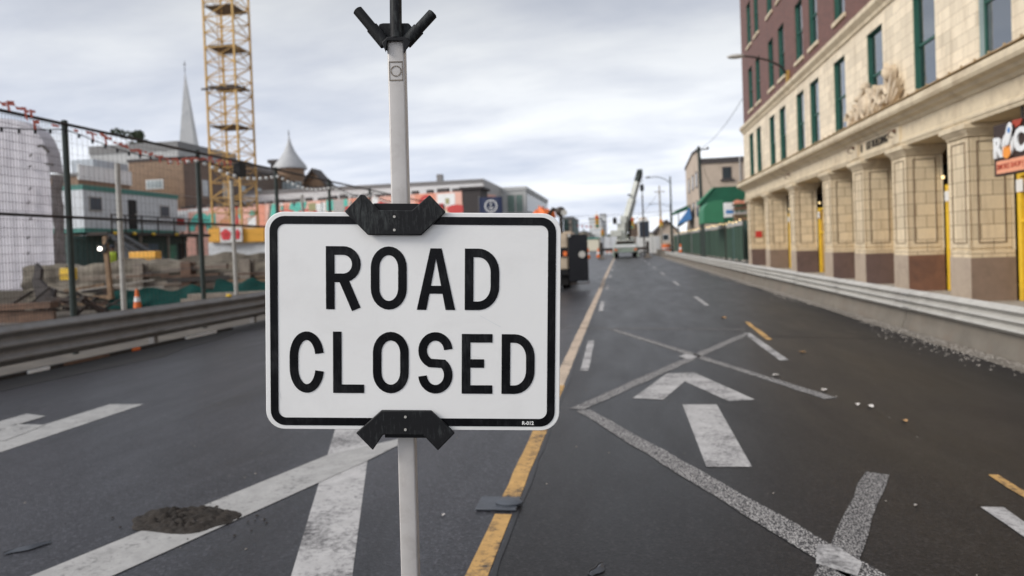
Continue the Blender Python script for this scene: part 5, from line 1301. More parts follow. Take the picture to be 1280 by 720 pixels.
for (nm, px, top, mid_, Y, w_, lab) in (('street_tree', 728, 286, 296, 190, 13, 'round dark tree at the far left street end'), ('street_tree', 742, 290, 299, 230, 10, 'small tree under the white tower'), ('street_tree', 764, 290, 300, 240, 9, 'small tree just left of the crane counterweight'),
        ('street_tree', 818, 287, 297, 170, 11, 'dark street tree right of the message board'), ('street_tree', 693, 278, 295, 170, 22, 'dark tree behind the top right corner of the sign')):
    tree(nm, lab, px, top, mid_, Y, w_, n=500)
p = at(845, 300, 125)
mb = MB(); mb.box(-420, 420, 520, 560, 0, 9); struct('hills', mb, 'foliage', 'low dark wooded rise closing the far horizon', 'hill')
# red and white pennants far left
t = thing('pennant_string', 'string of small red pennants across the far street', 'pennants', tuple(at(722, 281, 150)))
a, b = at(720, 281, 150), at(742, 283, 150); mb = MB(); mb.tube([a, b], .03, 4); obj('cord', mb, 'black', t)
for i in range(4):
    q = a.lerp(b, .12+i*.24); mb = MB(); mb.add([q+Vector((-.3, 0, 0)), q+Vector((.3, 0, 0)), q+Vector((0, .02, -.5)), q+Vector((0, .08, 0))], [(0, 1, 2), (0, 3, 2), (1, 2, 3), (0, 1, 3)]); obj('pennant', mb, 'red', t)

# ------------------------------------------------------------------ RIGHT: green screened fence, stalls, beige building
t = thing('screened_fence', 'long green screened fence on the right beyond the arcade building', 'fence', (8.3, 49.7, 0))
y = 49.8; i = 0
while y < 110:
    mb = MB(); n = 10; vs = []
    for j in range(2):
        for k in range(n+1): vs.append((8.3+.03*math.sin((y+3.*k/n)*4.1), y+3.*k/n, (.2, 2.62)[j]+(.05*math.sin(k*.6+i*2) if j else 0)))
    mb.add(vs, [(k, k+1, k+n+2, k+n+1) for k in range(n)]); obj('screen_panel', mb, 'screen_green', t, fix=False, ang=70)
    mb = MB(); mb.box(8.32, 8.4, y-.04, y+.04, .12, 2.95); obj('post', mb, 'dark_green_metal', t)
    mb = MB(); mb.box(8.28, 8.34, y+.03, y+2.97, 2.64, 2.93); obj('top_mesh', mb, 'grey_paint', t)
    mb = MB(); mb.box(8.22, 8.42, y-.3, y+.3, .12, .24); obj('foot_block', mb, 'concrete', t)
    y += 3.; i += 1
t = thing('string_lights', 'string of glowing warm bulbs along the green screened fence', 'string lights', (8.2, 50, 3))
pts = [(8.18, 50+i*1.55+i*i*.012, 3.02+.06*math.cos(i*2.1)) for i in range(30)]
mb = MB(); mb.tube(pts, .012, 4); obj('cable', mb, 'black', t)
for p in pts[::1]: mb = MB(); mb.ball((p[0], p[1], p[2]-.08), .055, 8); obj('bulb', mb, 'bulb_lit', t)
# beige three storey building
bxl = 8.6; Yb = 78.; a = at(876, 199, Yb); zb = a.z
t = building('beige_block', 'beige three storey building with one dark window facing the road', a.x, 24, Yb, 93, zb-.5, 'tan_wall', 'roof_dark', par=.55)
mb = MB(); mb.prism([(Yb-.05, 0), (93.1, 0), (93.1, zb+.4), (Yb+6, zb+1.2), (Yb-.05, zb+.9)], lambda u, v, w: (w, u, v), a.x-.25, a.x-.01); obj('false_front', mb, 'tan_wall', t)
mb = MB(); mb.prism([(Yb-.1, zb+.9), (Yb+6, zb+1.2), (93.2, zb+.4), (93.2, zb+.7), (Yb+6, zb+1.5), (Yb-.1, zb+1.2)], lambda u, v, w: (w, u, v), a.x-.35, a.x+.05); obj('coping', mb, 'roof_dark', t)
w0, w1 = at(903, 224, Yb), at(914, 208, Yb); wins(t, [('y', Yb, w0.x, w1.x, w0.z, w1.z)], 'roof_dark', 'pane_dark')
mb = MB(); mb.box(w0.x-.2, w1.x+.25, Yb-.2, Yb, w0.z-.2, w0.z); obj('sill', mb, 'roof_dark', t)
mb = MB()
fx = a.x-.26
for zz in (4.4, 7.6):
    for yy in (79.5, 83.5, 88): 
        m1 = MB(); m1.box(fx-.04, fx, yy, yy+1.6, zz, zz+1.8); w_ = obj('window', m1, 'roof_dark', t); m1 = MB(); m1.box(fx-.06, fx-.042, yy+.15, yy+1.45, zz+.15, zz+1.65); obj('pane', m1, 'pane_dark', w_)
mb = MB(); d0 = at(924.5, 200, Yb); mb.tube([(d0.x, Yb-.1, 0), (d0.x, Yb-.1, zb)], .08, 6); obj('downpipe', mb, 'grey_paint', t)
# green market hall: awnings
GY = 64.
a, b = at(893, 234, GY), at(936, 234, GY); zr = a.z; ze = at(876, 262, GY).z
t = thing('green_awning', 'large dark green canvas awning in front of the beige building', 'awning', (9, GY, 0))
mb = MB(); mb.prism([(a.x-1.1, ze), (a.x-1.1, zr-1.2), (a.x, zr), (15, zr), (15, ze)], lambda u, v, w: (u, w, v), GY, GY+2.5); obj('canvas', mb, 'green_canvas', t)
mb = MB(); mb.prism([(a.x-1.3, zr-1.45), (a.x-.02, zr-.05), (a.x-.02, zr+.03), (a.x-1.3, zr-1.2)], lambda u, v, w: (u, w, v), GY-.1, GY+2.6); obj('sloped_front', mb, 'green_canvas_light', t)
mb = MB(); mb.box(a.x-1.0, a.x+1.4, GY-.04, GY-.01, ze-.7, ze+.25); obj('lit_sign_panel', mb, 'cream', t)
for x in (a.x-1., 14.6): mb = MB(); mb.tube([(x, GY+.3, 0), (x, GY+.3, ze)], .06, 6); obj('post', mb, 'dark_green_metal', t)
GY2 = 57.; a, b = at(877, 283, GY2), at(912, 250, GY2)
t = thing('green_stall_canopy', 'lighter green rounded canopy over the stalls behind the screened fence', 'awning', (8.6, GY2, 0))
x0_, x1_ = at(877, 270, GY2).x+.15, at(905, 270, GY2).x; zt1, zt0 = at(905, 250, GY2).z, 3.05
prof = [(x0_, zt0), (x0_, zt0+.5*(zt1-zt0))]+[(x0_+(x1_-x0_)*.6*(1-math.cos(R_(q))), zt0+.5*(zt1-zt0)+.5*(zt1-zt0)*math.sin(R_(q))) for q in (20, 40, 60, 80, 90)]+[(x1_, zt1), (x1_, zt0)]
mb = MB(); mb.prism(prof, lambda u, v, w: (u, w, v), GY2, 60.5); obj('canopy', mb, 'green_canvas_light', t, ang=50)
mb = MB(); mb.prism([(x1_+.003, zt0), (x1_+.003, zt1), (x1_+2.4, zt1+.9), (x1_+2.4, zt0)], lambda u, v, w: (u, w, v), GY2, 60); obj('back_canvas', mb, 'green_canvas', t)
for yy in (GY2+.2, 60.3): mb = MB(); mb.tube([(x0_+.05, yy, 0), (x0_+.05, yy, zt0)], .05, 6); obj('post', mb, 'dark_green_metal', t)
a, b = at(905, 272, 54), at(919, 253, 54); t = thing('shop_banner', 'white banner with a blue band above the green screened fence', 'banner', (a.x, 54, 0))
mb = MB(); mb.box(a.x, b.x, 54, 54.1, a.z, b.z); obj('panel', mb, 'white', t, bevel=.03)
mb = MB(); mb.box(a.x+.15, b.x-.12, 53.98, 53.998, a.z+.28, a.z+.55); obj('blue_band', mb, 'tarp_blue', t)
mb = MB(); mb.box(a.x+.05, a.x+.12, 54.1, 54.17, 0, b.z); mb.box(b.x-.12, b.x-.05, 54.1, 54.17, 0, b.z); obj('posts', mb, 'dark_steel', t)
t = thing('goods_rack', 'cluttered brown rack of goods beside the white banner', 'rack', (9.4, 53, 0))
a, b = at(918, 276, 53), at(934, 248, 53)
mb = MB(); mb.box(a.x, b.x+.6, 53, 54, .12, a.z); obj('counter', mb, 'green_dark_panel', t)
for i in range(4): mb = MB(); z = a.z+(b.z-a.z)*i/4; mb.box(a.x, b.x+.6, 53, 54, z, z+.06); obj('shelf', mb, 'wood', t)
for i in range(4):
    mb = MB(); z = a.z+(b.z-a.z)*i/4+.061; x = a.x+.05
    while x < b.x+.5: w_ = random.uniform(.08, .2); mb.box(x, x+w_, 53.1, 53.5, z, z+random.uniform(.15, .36)); x += w_+.03
    obj('goods', mb, ('wood', 'grey_paint', 'rust_steel', 'coral')[i], t)
a, b = at(846, 281, 84), at(862, 259, 84); t = thing('blue_tarp_canopy', 'blue tarpaulin canopy above the far end of the screened fence', 'awning', (8.8, 84, 0))
mb = MB(); mb.add([(a.x, 84, a.z), (a.x+.9, 90, a.z-.1), (b.x+.4, 90, b.z-.1), (b.x, 84, b.z), (b.x+.2, 84, b.z-1.4), (b.x+.2, 90, b.z-1.5)], [(0, 1, 2, 3), (0, 3, 4), (3, 2, 5, 4), (0, 4, 5, 1)]); obj('canvas', mb, 'tarp_blue', t, fix=False)
for q in ((a.x+.1, 84.1), (b.x+.1, 84.1), (b.x+.2, 89.9)): mb = MB(); mb.tube([(*q, 0), (*q, a.z)], .05, 6); obj('post', mb, 'galvanized_dull', t)
c0, c1 = at(847, 262, 90), at(884, 252, 90)
t = thing('shop_canopy_roof', 'dark green sloping shop roof behind the blue tarpaulin', 'awning', (9, 89, 0))
mb = MB(); mb.prism([(c0.x, c0.z-.4), (c0.x, c0.z), (c1.x, c1.z+.6), (c1.x, c1.z)], lambda u, v, w: (u, w, v), 91, 99); obj('roof_sheet', mb, 'green_canvas', t)
for x in (c0.x+.2, c1.x-.2): mb = MB(); mb.tube([(x, 91.5, 0), (x, 91.5, c0.z)], .06, 6); obj('post', mb, 'dark_green_metal', t)

# ------------------------------------------------------------------ ARCADE BUILDING (right)
BX = 8.5; YE = 49.5; Y0_ = 1.2; ZTOP = 22.
t = thing('arcade_building', 'cream terracotta arcade building with brown brick upper floors and green windows', 'building', (BX, 25, 0)); AB = t
w2 = [46.7, 44.3, 40.5, 38.0, 34.4, 32.0, 28.5, 24.75, 21.0, 17.35, 14.9, 11.6, 9.2]
w3 = [46.6, 44.2, 40.5, 38.0, 34.4, 32.0, 28.4, 24.9, 21.2, 17.5, 15.0, 11.5]
WW2, WW3 = 1.42, 1.32
def holes_wall(mb, x0, x1, ya, yb, z0, z1, holes):
    """wall slab in the plane X with rectangular openings (y0,y1,z0,z1)"""
    zs = sorted({z0, z1, *[h[2] for h in holes], *[h[3] for h in holes]})
    for za, zb_ in zip(zs, zs[1:]):
        cut = sorted((h[0], h[1]) for h in holes if h[2] <= za and h[3] >= zb_); y = ya
        for c0, c1 in cut:
            if c0 > y: mb.box(x0, x1, y, c0, za, zb_)
            y = c1
        if y < yb: mb.box(x0, x1, y, yb, za, zb_)
    return mb
h2 = [(c-WW2/2, c+WW2/2, 5.55, 8.42) for c in w2]
mb = holes_wall(MB(), BX, BX+.45, Y0_, YE, 5.30, 8.85, h2); obj('terracotta_wall', mb, 'terra_blocks', t)
h3 = [(c-WW3/2, c+WW3/2, 9.95, 12.62) for c in w3]; h4 = [(c-WW3/2, c+WW3/2, 14.05, 16.72) for c in w3]; h5 = [(c-WW3/2, c+WW3/2, 18.1, 20.6) for c in w3]
mb = holes_wall(MB(), BX+.04, BX+.45, Y0_, YE-.04, 9.25, ZTOP, h3+h4+h5); obj('brick_wall', mb, 'brick_brown', t)
mb = MB(); mb.box(BX+.45, 22, YE-.45, YE-.04, 9.25, ZTOP); mb.box(BX+.45, 22, Y0_, Y0_+.4, 9.25, ZTOP); mb.box(21.6, 22, Y0_+.4, YE-.45, 0, ZTOP); obj('rear_brick_walls', mb, 'brick_brown', t)
mb = MB(); mb.box(BX+.45, 22, YE-.4, YE, -.099, 8.85); obj('end_wall', mb, 'terra_blocks', t)
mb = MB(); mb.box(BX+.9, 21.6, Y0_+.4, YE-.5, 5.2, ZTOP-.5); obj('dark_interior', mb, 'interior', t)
mb = MB(); mb.box(BX-.1, 22.1, Y0_-.1, YE+.1, ZTOP, ZTOP+.5); obj('roof', mb, 'roof_grey', t)
def moulding(name, prof, m, ya, yb, ret=True):
    mb = MB(); mb.prism([(BX-u, v) for u, v in prof], lambda u, v, w: (u, w, v), ya, yb); return obj(name, mb, m, t, ang=25)
moulding('belt_course', [(-.2, 8.80), (.06, 8.80), (.09, 8.92), (.16, 9.0), (.22, 9.08), (.22, 9.24), (.1, 9.27), (-.2, 9.27)], 'terra_plain', Y0_, YE+.12)
moulding('cornice', [(-.3, 4.92), (.05, 4.92), (.10, 5.0), (.24, 5.05), (.30, 5.12), (.46, 5.16), (.50, 5.24), (.50, 5.36), (.44, 5.42), (.1, 5.47), (-.3, 5.47)], 'terra_plain', Y0_, YE+.3)
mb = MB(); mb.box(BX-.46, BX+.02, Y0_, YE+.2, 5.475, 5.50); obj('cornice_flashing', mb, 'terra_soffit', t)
moulding('entablature', [(-1.1, 4.28), (.0, 4.28), (.02, 4.36), (.045, 4.38), (.045, 4.46), (.0, 4.50), (.0, 4.92), (-1.1, 4.92)], 'terra_plain', Y0_, YE)
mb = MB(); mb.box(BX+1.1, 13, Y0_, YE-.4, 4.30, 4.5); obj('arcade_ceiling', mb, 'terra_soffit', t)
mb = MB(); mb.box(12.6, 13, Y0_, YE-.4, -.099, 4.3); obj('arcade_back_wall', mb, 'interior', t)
yy = Y0_+.5
while yy < YE: mb = MB().box(BX-.50, BX-.465, yy, yy+.05, 5.47, 5.53); yy += .62; obj('gutter_clip', mb, 'terra_soffit', t)
# bay name panel
for ya in (22.7, 26.45): mb = MB(); mb.box(BX-.075, BX-.003, ya, ya+.65, 4.40, 4.90); obj('panel_block', mb, 'terra_plain', t)
text_obj('name_lettering', 'LEE BUILDING', .36, 'mud', t, (BX-.012, 24.75, 4.69), '-X', sx=.86, bold=.006, ext=.012)
mb = MB(); mb.ball((BX-.01, 26.22, 4.69), .12, 8, (.2, .8, 1.3)); obj('bullet_ornament', mb, 'mud', t)
for yy in (22.95, 26.75, 12, 36.5):
    mb = MB(); pts = [(BX-.08-.22*math.sin(q), yy, 4.72+.12*math.cos(q*1.3)) for q in [i*.35 for i in range(9)]]; mb.tube(pts, .018, 6); mb.ball((BX-.12, yy, 4.78), .06, 8); obj('flag_hook', mb, 'rust_steel', t)
# carved figures on the cornice
mb = MB()
def scroll(yc, zc, s, r0, flip):
    pts = []
    for i in range(22):
        q = i/21*2.2*math.pi; r = r0*(1-.72*i/21); pts.append((BX-.26, yc+flip*r*math.cos(q), zc+r*math.sin(q)))
    mb.tube(pts, s, 7, s*.6)
rnd = random.Random(5)
def fan(yc, zc, a0, a1, k, l0, l1, w):
    for i in range(k):
        a = R_(a0+(a1-a0)*i/(k-1)); l = l0+(l1-l0)*i/(k-1); d = (math.cos(a), math.sin(a)); nn_ = (-d[1], d[0])
        q = [(yc+d[0]*t*l+nn_[0]*u*w, zc+d[1]*t*l+nn_[1]*u*w) for t, u in ((0, -.5), (.35, -1), (.8, -.85), (1, 0), (.8, .85), (.35, 1), (0, .5))]
        x = BX-.05-.05*(i % 3)
        mb.prism(q, lambda u, v, w_: (w_, u, v), x-.16, x)
scroll(26.55, 5.86, .10, .34, 1); scroll(23.35, 6.0, .12, .42, -1); scroll(25.75, 5.9, .09, .32, 1); scroll(24.1, 5.92, .09, .32, -1)
fan(25.6, 5.6, 20, 110, 6, .9, 1.15, .09); fan(24.2, 5.6, 160, 70, 6, .9, 1.2, .09); fan(23.0, 5.7, 150, 80, 5, .8, 1.65, .11); fan(26.4, 5.55, 40, 120, 4, .5, .75, .08)
mb.ball((BX-.16, 24.9, 6.1), .5, 16, (.35, .8, 1.15)); mb.ball((BX-.30, 24.9, 6.1), .34, 14, (.35, .75, 1.2))
mb.tube([(BX-.26, 24.9+.44*math.cos(i*.3142), 6.1+.62*math.sin(i*.3142)) for i in range(21)], .06, 6)
mb.ball((BX-.24, 24.9, 6.85), .17, 10, (1, 1, 1.2)); mb.ball((BX-.24, 22.95, 6.85), .20, 10, (1, .8, 1.3)); mb.ball((BX-.22, 25.75, 6.55), .15, 10)
b_ = bmesh.new(); 
o = obj('carved_figures', mb, 'carving', t, ang=30)
for v in o.data.vertices:
    e = nz.noise(v.co*5)*.035; v.co += Vector((-abs(e), e*.5, e)); v.co.z = 5.5+(v.co.z-5.5)*.8; v.co.x *= 1.; 
# columns
cols = [(49.0, 47.9), (43.3, 42.15), (37.15, 36.0), (31.2, 30.05), (27.35, 26.2), (23.6, 22.5), (19.8, 18.72), (13.95, 12.87), (8.0, 6.9)]
bases = ['base_mauve', 'base_taupe', 'base_mauve', 'base_mauve', 'base_mauve', 'base_rust', 'base_taupe', 'base_taupe', 'base_mauve']
for (y1, y0), bm_ in zip(cols, bases):
    x0, x1 = BX+.02, BX+1.03
    me = bpy.data.meshes.new('column'); b_ = bmesh.new()
    vs = [b_.verts.new(p) for p in [(x0,y0,-.14),(x1,y0,-.14),(x1,y1,-.14),(x0,y1,-.14),(x0,y0,1.16),(x1,y0,1.16),(x1,y1,1.16),(x0,y1,1.16),(x0,y0,4.02),(x1,y0,4.02),(x1,y1,4.02),(x0,y1,4.02)]]
    for k in range(4):
        j = (k+1) % 4; b_.faces.new((vs[k], vs[j], vs[4+j], vs[4+k])); b_.faces.new((vs[4+k], vs[4+j], vs[8+j], vs[8+k]))
    up_ = [f for f in b_.faces if f.calc_center_median().z > 1.3]
    bmesh.ops.inset_individual(b_, faces=up_, thickness=.17, depth=0.); bmesh.ops.inset_individual(b_, faces=up_, thickness=.02, depth=-.05)
    bmesh.ops.inset_individual(b_, faces=up_, thickness=.045, depth=0.); bmesh.ops.inset_individual(b_, faces=up_, thickness=.02, depth=.035)
    bmesh.ops.translate(b_, verts=b_.verts, vec=-Vector(t.location)); bmesh.ops.recalc_face_normals(b_, faces=b_.faces); b_.to_mesh(me); b_.free()
    col = obj('column', me, 'terra_column', t, ang=20, bevel=.008)
    mb = MB(); e_ = .19; lw = .022
    for q0, q1, za, zb_ in ((x0+e_, x0+e_+lw, 1.34, 3.86), (x1-e_-lw, x1-e_, 1.34, 3.86), (x0+e_+lw, x1-e_-lw, 1.34, 1.34+lw), (x0+e_+lw, x1-e_-lw, 3.86-lw, 3.86)): mb.box(q0, q1, y0-.0035, y0+.06, za, zb_)
    for q0, q1, za, zb_ in ((y0+e_, y0+e_+lw, 1.34, 3.86), (y1-e_-lw, y1-e_, 1.34, 3.86), (y0+e_+lw, y1-e_-lw, 1.34, 1.34+lw), (y0+e_+lw, y1-e_-lw, 3.86-lw, 3.86)): mb.box(x0-.0035, x0+.06, q0, q1, za, zb_)
    obj('panel_groove_shade', mb, 'groove_shade_brown', col)  # brown joint strips that paint in the shade of the recessed panel grooves
    mb = MB(); mb.box(x0-.03, x1+.03, y0-.03, y1+.03, 3.985, 4.04)
    mb.prism([(0, 0), (.05, .05), (.12, .10), (.15, .12), (.15, .235), (0, .235)], lambda u, v, w: (x0-u if w == 0 else x0-u, 0, 0), 0, 1) if False else None
    for (o_, z0, z1) in ((.06, 4.04, 4.09), (.10, 4.09, 4.15), (.15, 4.15, 4.275)): mb.box(x0-o_, x1+o_, y0-o_, y1+o_, z0+.001, z1)
    obj('capital', mb, 'terra_plain', col, bevel=.015)
    mb = MB(); mb.box(x0-.004, x1+.004, y0-.006, y0-.0005, -.095, .98); obj('painted_side', mb, bm_, col)
    mb = MB(); mb.box(x0-.008, x0-.001, y0-.008, y1+.006, -.097, .985); mb.box(x0-.004, x1+.004, y1+.0005, y1+.006, -.095, .98); obj('painted_face', mb, 'base_beige', col)
# windows: green frames, sashes, glass, blinds
def window(yc, w, z0, z1, x, blind, sill, surround):
    y0, y1 = yc-w/2, yc+w/2; zm = z0+(z1-z0)*.50
    mb = MB(); f = .075; xi = x+.13
    mb.box(xi, xi+.06, y0, y0+f, z0, z1); mb.box(xi, xi+.06, y1-f, y1, z0, z1); mb.box(xi, xi+.06, y0+f, y1-f, z1-f, z1); mb.box(xi, xi+.06, y0+f, y1-f, z0, z0+f)
    mb.box(xi-.01, xi+.05, y0+f, y1-f, zm-.035, zm+.035)
    wn = obj('window', mb, 'frame_green', AB)
    mb = MB(); mb.box(xi-.10, xi-.002, y0+.002, y0+.03, z0, z1); mb.box(xi-.10, xi-.002, y1-.03, y1-.002, z0, z1); mb.box(xi-.10, xi-.002, y0+.03, y1-.03, z1-.03, z1-.002); obj('reveal_lining', mb, surround, wn)
    mb = MB(); mb.box(xi+.03, xi+.036, y0+f, y1-f, z0+f, zm-.035); mb.box(xi+.015, xi+.021, y0+f, y1-f, zm+.035, z1-f); obj('glass', mb, 'glass', wn)
    zb_ = z1-(z1-z0)*blind
    if blind: mb = MB(); mb.box(xi+.10, xi+.11, y0+f*.5, y1-f*.5, zb_, z1-f); obj('blind', mb, 'blind', wn)
    if sill: mb = MB(); mb.box(x-.08, x+.14, y0-.12, y1+.12, z0-.16, z0-.002); obj('sill', mb, 'terra_plain', wn, bevel=.01)
for i, c in enumerate(w2): window(c, WW2, 5.55, 8.42, BX, (.5, .35, .6, .3, .45, .5, .5, .45, .6, .95, .7, .5, .5)[i], False, 'frame_green' if i != 9 else 'frame_grey')
for hz in ((9.95, 12.62), (14.05, 16.72), (18.1, 20.6)):
    for i, c in enumerate(w3): window(c, WW3, *hz, BX+.04, random.choice((0, .3, .5, .6, .95)), True, 'frame_green')
# lamp bracket on the facade
t = thing('wall_lamp', 'street lamp on a curved arm bracketed to the brick facade', 'street lamp', (BX, 36.5, 9.8))
hd = at(914, 71, 36.5)
mb = MB(); pts = [(BX, 36.5, 9.72), (BX-.35, 36.5, 10.2), (BX-.9, 36.5, 10.52), (BX-1.6, 36.5, 10.74), (BX-2.3, 36.5, hd.z+.02)]; mb.tube(pts, .06, 7, .045); obj('arm', mb, 'dark_steel', t)
mb = MB(); mb.ball((hd.x+.22, 36.5, hd.z), .45, 12, (1, .4, .26)); obj('lamp_head', mb, 'galvanized', t)
mb = MB(); mb.box(BX-.10, BX+.04, 36.38, 36.62, 9.35, 9.95); obj('bracket_plate', mb, 'hoarding_ochre', t)
# yellow hoarding frames in the arcade bays
t = thing('arcade_hoarding', 'yellow framed ochre hoarding panels closing the arcade bays', 'hoarding', (9.9, 14, 0))
for (a, b) in zip(cols[1:], cols[:-1]):
    ya, yb = a[0]+.02, b[1]-.02; xh = BX+1.12
    for yy in (ya+.08, (ya+yb)/2, yb-.08):
        mb = MB(); mb.box(xh-.05, xh+.05, yy-.07, yy+.07, -.099, 3.05); obj('yellow_post', mb, 'yellow', t, bevel=.01)
    for z in (1.85, 2.98): mb = MB(); mb.box(xh-.035, xh+.035, ya+.16, yb-.16, z-.04, z+.04); obj('yellow_rail', mb, 'yellow', t)
    mb = MB(); mb.box(xh+.04, xh+.07, ya, yb, -.095, 2.9); obj('ochre_panel', mb, 'hoarding_ochre', t)
    mb = MB(); mb.box(xh-.07, xh-.052, yb-.30, yb-.02, 2.55, 2.85); obj('paper_notice', mb, 'white', t); mb = MB(); mb.box(xh-.07, xh-.052, ya+.05, ya+.3, 2.55, 2.85); obj('paper_notice', mb, 'white', t)
t = thing('string_lights', 'string of glowing warm bulbs above the arcade hoarding', 'string lights', (9.1, 14, 3.2))
pts = [(BX+1.0, 8.4+i*1.0, 3.22+.05*math.sin(i)) for i in range(41)]
mb = MB(); mb.tube(pts, .012, 4); obj('cable', mb, 'black', t)
ins = lambda y: any(a-.05 < y < b+.05 for b, a in cols)
for p in pts:
    if not ins(p[1]): mb = MB(); mb.ball((p[0], p[1], p[2]), .05, 8); obj('bulb', mb, 'bulb_lit', t)
# notices and small marks on columns
mb = MB(); p = atX(947, 295, BX); mb.box(BX+.3, BX+.7, 47.86, 47.885, 1.75, 2.15); single('red_notice', mb, 'red', 'small red notice fixed on the farthest arcade column', 'notice', (BX+.5, 47.88, 1.75))
# hanging shop sign
mat('sign_maroon', (.035, .018, .012), .5, var=.2, scale=6); mat('flame_orange', (.85, .30, .04), .5, var=.1); mat('sign_salmon', (.80, .34, .20), .5, var=.08); mat('sign_red', (.40, .05, .02), .5, var=.2)
sy1, sy0, sz0, sz1, sx_ = 17.08, 15.62, 2.83, 3.96, 8.3
t = thing('hanging_shop_sign', 'dark hanging shop sign with white ROC letters and a rocket', 'shop sign', (sx_, 16.3, sz1))
mb = MB(); mb.box(sx_, sx_+.12, sy0, sy1, sz0, sz1); bd = obj('board', mb, 'sign_maroon', t, bevel=.01)
mb = MB(); mb.box(sx_-.012, sx_-.001, sy0+.02, sy1-.12, sz0+.05, sz0+.33); sa = obj('salmon_strip', mb, 'sign_salmon', bd)
text_obj('strip_lettering', 'SMOKE SHOP | VA', .155, 'sign_red', bd, (sx_-.016, (sy0+sy1)/2+.0-.05, sz0+.19), '-X', sx=1.02, bold=.003, ext=.003)
text_obj('letter_r', 'R', .60, 'white', bd, (sx_-.02, sy1-.21, sz0+.60), '-X', sx=.95, bold=.022, ext=.018)
text_obj('letter_o', 'O', .66, 'white', bd, (sx_-.02, sy1-.62, sz0+.61), '-X', sx=.80, bold=.03, ext=.018)
text_obj('letter_c', 'C', .66, 'white', bd, (sx_-.02, sy1-1.08, sz0+.66), '-X', sx=.95, bold=.028, ext=.018)
def SG(u, v, w): return (sx_-w, sy1-u, sz0+v)
mb = MB(); mb.prism([(.50, .62), (.47, .42), (.55, .36), (.62, .34), (.69, .36), (.77, .43), (.73, .62), (.66, .55), (.61, .70), (.57, .55)], SG, .045, .055); obj('flame', mb, 'flame_orange', bd)
mb = MB(); mb.prism([(.60, .62), (.60, .82), (.68, 1.02), (.78, 1.10), (.86, 1.06), (.88, .94), (.82, .78), (.72, .62)], SG, .058, .075); rk = obj('rocket', mb, 'white', bd, bevel=.01)
mb = MB(); mb.prism([(.775+.055*math.cos(i*.5236), .93+.065*math.sin(i*.5236)) for i in range(12)], SG, .076, .082); obj('porthole', mb, 'tarp_blue', rk)
mb = MB(); mb.prism([(.80, 1.02), (.84, 1.125), (1.2, 1.10), (1.1, .98), (.92, .96), (.9, 1.04)], SG, .02, .03); obj('red_plume', mb, 'sign_red', bd)
for yy in (sy0+.25, sy1-.58): mb = MB(); mb.tube([(sx_+.3, yy, sz1-.02), (sx_+.3, yy, 4.29)], .03, 6); mb.bar((sx_+.06, yy, sz1), (sx_+.3, yy, sz1), .05); obj('hanger', mb, 'dark_steel', t)

# ------------------------------------------------------------------ SKY, SUN, CAMERA
w = bpy.data.worlds.new('World'); bpy.context.scene.world = w; w.use_nodes = True
n = w.node_tree; bg = n.nodes['Background']
SUN_EL, SUN_AZ = 34., 238.          # degrees; azimuth clockwise from +Y (behind the viewer, to the left)
sky = N(n, 'ShaderNodeTexSky'); sky.sky_type = 'NISHITA'; sky.sun_disc = False; sky.sun_elevation = R_(SUN_EL); sky.sun_rotation = R_(SUN_AZ)
sky.air_density = 1.2; sky.dust_density = 2.
tc = N(n, 'ShaderNodeTexCoord').outputs['Generated']
sep = N(n, 'ShaderNodeSeparateXYZ'); n.links.new(tc, sep.inputs[0])
def mth(op, a, b=None, clamp=False):
    m = N(n, 'ShaderNodeMath'); m.operation = op; m.use_clamp = clamp
    for s, v in ((0, a), (1, b)):
        if v is None: continue
        if hasattr(v, 'is_output'): n.links.new(v, m.inputs[s])
        else: m.inputs[s].default_value = v
    return m.outputs[0]
zc = mth('ADD', mth('MAXIMUM', sep.outputs[2], 0.), .16)
cmb = N(n, 'ShaderNodeCombineXYZ'); n.links.new(mth('DIVIDE', sep.outputs[0], zc), cmb.inputs[0]); n.links.new(mth('DIVIDE', sep.outputs[1], zc), cmb.inputs[1])
mp = N(n, 'ShaderNodeMapping'); mp.inputs['Scale'].default_value = (.75, 1.25, 1); mp.inputs['Rotation'].default_value = (0, 0, R_(18)); mp.inputs['Location'].default_value = (3.1, 1.4, 0); n.links.new(cmb.outputs[0], mp.inputs[0])
c1 = noise(n, .70, 9, .5, mp.outputs[0], .35); c2 = noise(n, 1.9, 8, .55, mp.outputs[0], .2)
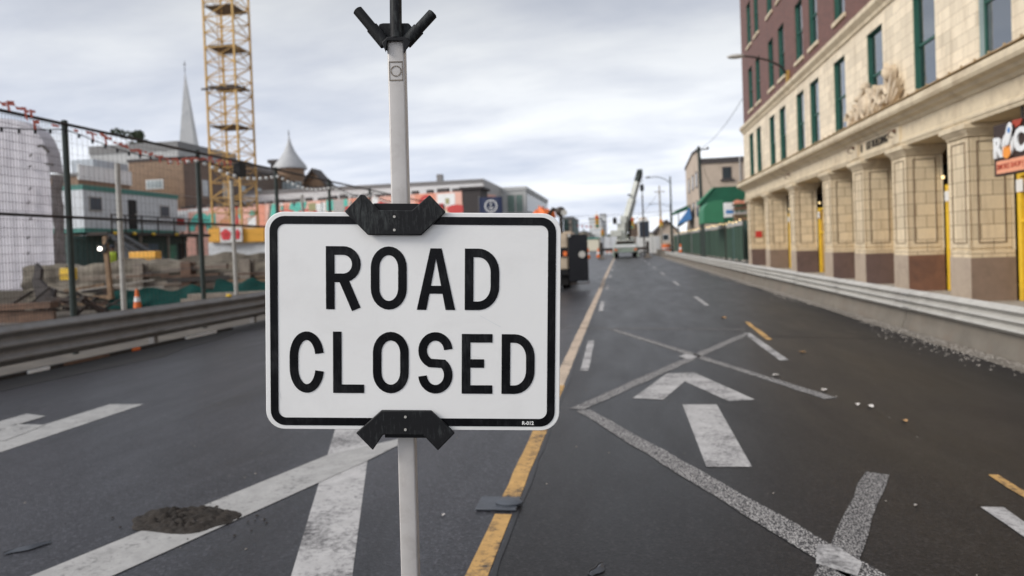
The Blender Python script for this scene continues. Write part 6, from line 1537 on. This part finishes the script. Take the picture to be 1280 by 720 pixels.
cl = mix(n, .35, c1.outputs[0], c2.outputs[0])
cc = ramp(n, cl, (.36, (5.4, 6.0, 7.3)), (.49, (7.6, 8.0, 8.9)), (.61, (9.9, 10.2, 10.6))).outputs[0]
# the cloud sheet is brighter low down and towards the hidden sun behind the viewer
hz = ramp(n, sep.outputs[2], (0., 1.50), (.12, 1.36), (.42, .72), (.9, .92)).outputs[0]
cc = mix(n, 1., cc, hz, 'MULTIPLY')
sd = (math.sin(R_(SUN_AZ))*math.cos(R_(SUN_EL)), math.cos(R_(SUN_AZ))*math.cos(R_(SUN_EL)), math.sin(R_(SUN_EL)))
dp = N(n, 'ShaderNodeVectorMath'); dp.operation = 'DOT_PRODUCT'; n.links.new(tc, dp.inputs[0]); dp.inputs[1].default_value = sd
gw = ramp(n, dp.outputs['Value'], (0.30, 1.), (.75, 1.6), (1., 2.6)).outputs[0]
cc = mix(n, 1., cc, gw, 'MULTIPLY')
col = mix(n, .93, sky.outputs[0], cc)
n.links.new(col, bg.inputs['Color']); bg.inputs['Strength'].default_value = .085
sl = bpy.data.lights.new('sun', 'SUN'); sl.energy = 2.4; sl.angle = R_(22); sl.color = (1., .95, .87)
so = bpy.data.objects.new('sun', sl); C.objects.link(so); so.rotation_euler = (-Vector(sd)).to_track_quat('-Z', 'Y').to_euler(); so.location = (-20, -20, 40)
cd = bpy.data.cameras.new('camera'); co = bpy.data.objects.new('camera', cd); C.objects.link(co)
cd.sensor_width = 36; cd.sensor_fit = 'HORIZONTAL'; cd.lens = 36*F/1280; cd.shift_y = -35/1280; cd.clip_start = .05; cd.clip_end = 3000
m4 = RC.to_4x4(); m4.translation = O_; co.matrix_world = m4
cd.dof.use_dof = True; cd.dof.focus_distance = D; cd.dof.aperture_fstop = 2.9; cd.dof.aperture_blades = 0
sc = bpy.context.scene; sc.camera = co
sc.render.engine = 'CYCLES'
vs_ = sc.view_settings; vs_.view_transform = 'Standard'; vs_.look = 'None'; vs_.exposure = 0.; vs_.gamma = 1.; vs_.use_curve_mapping = False
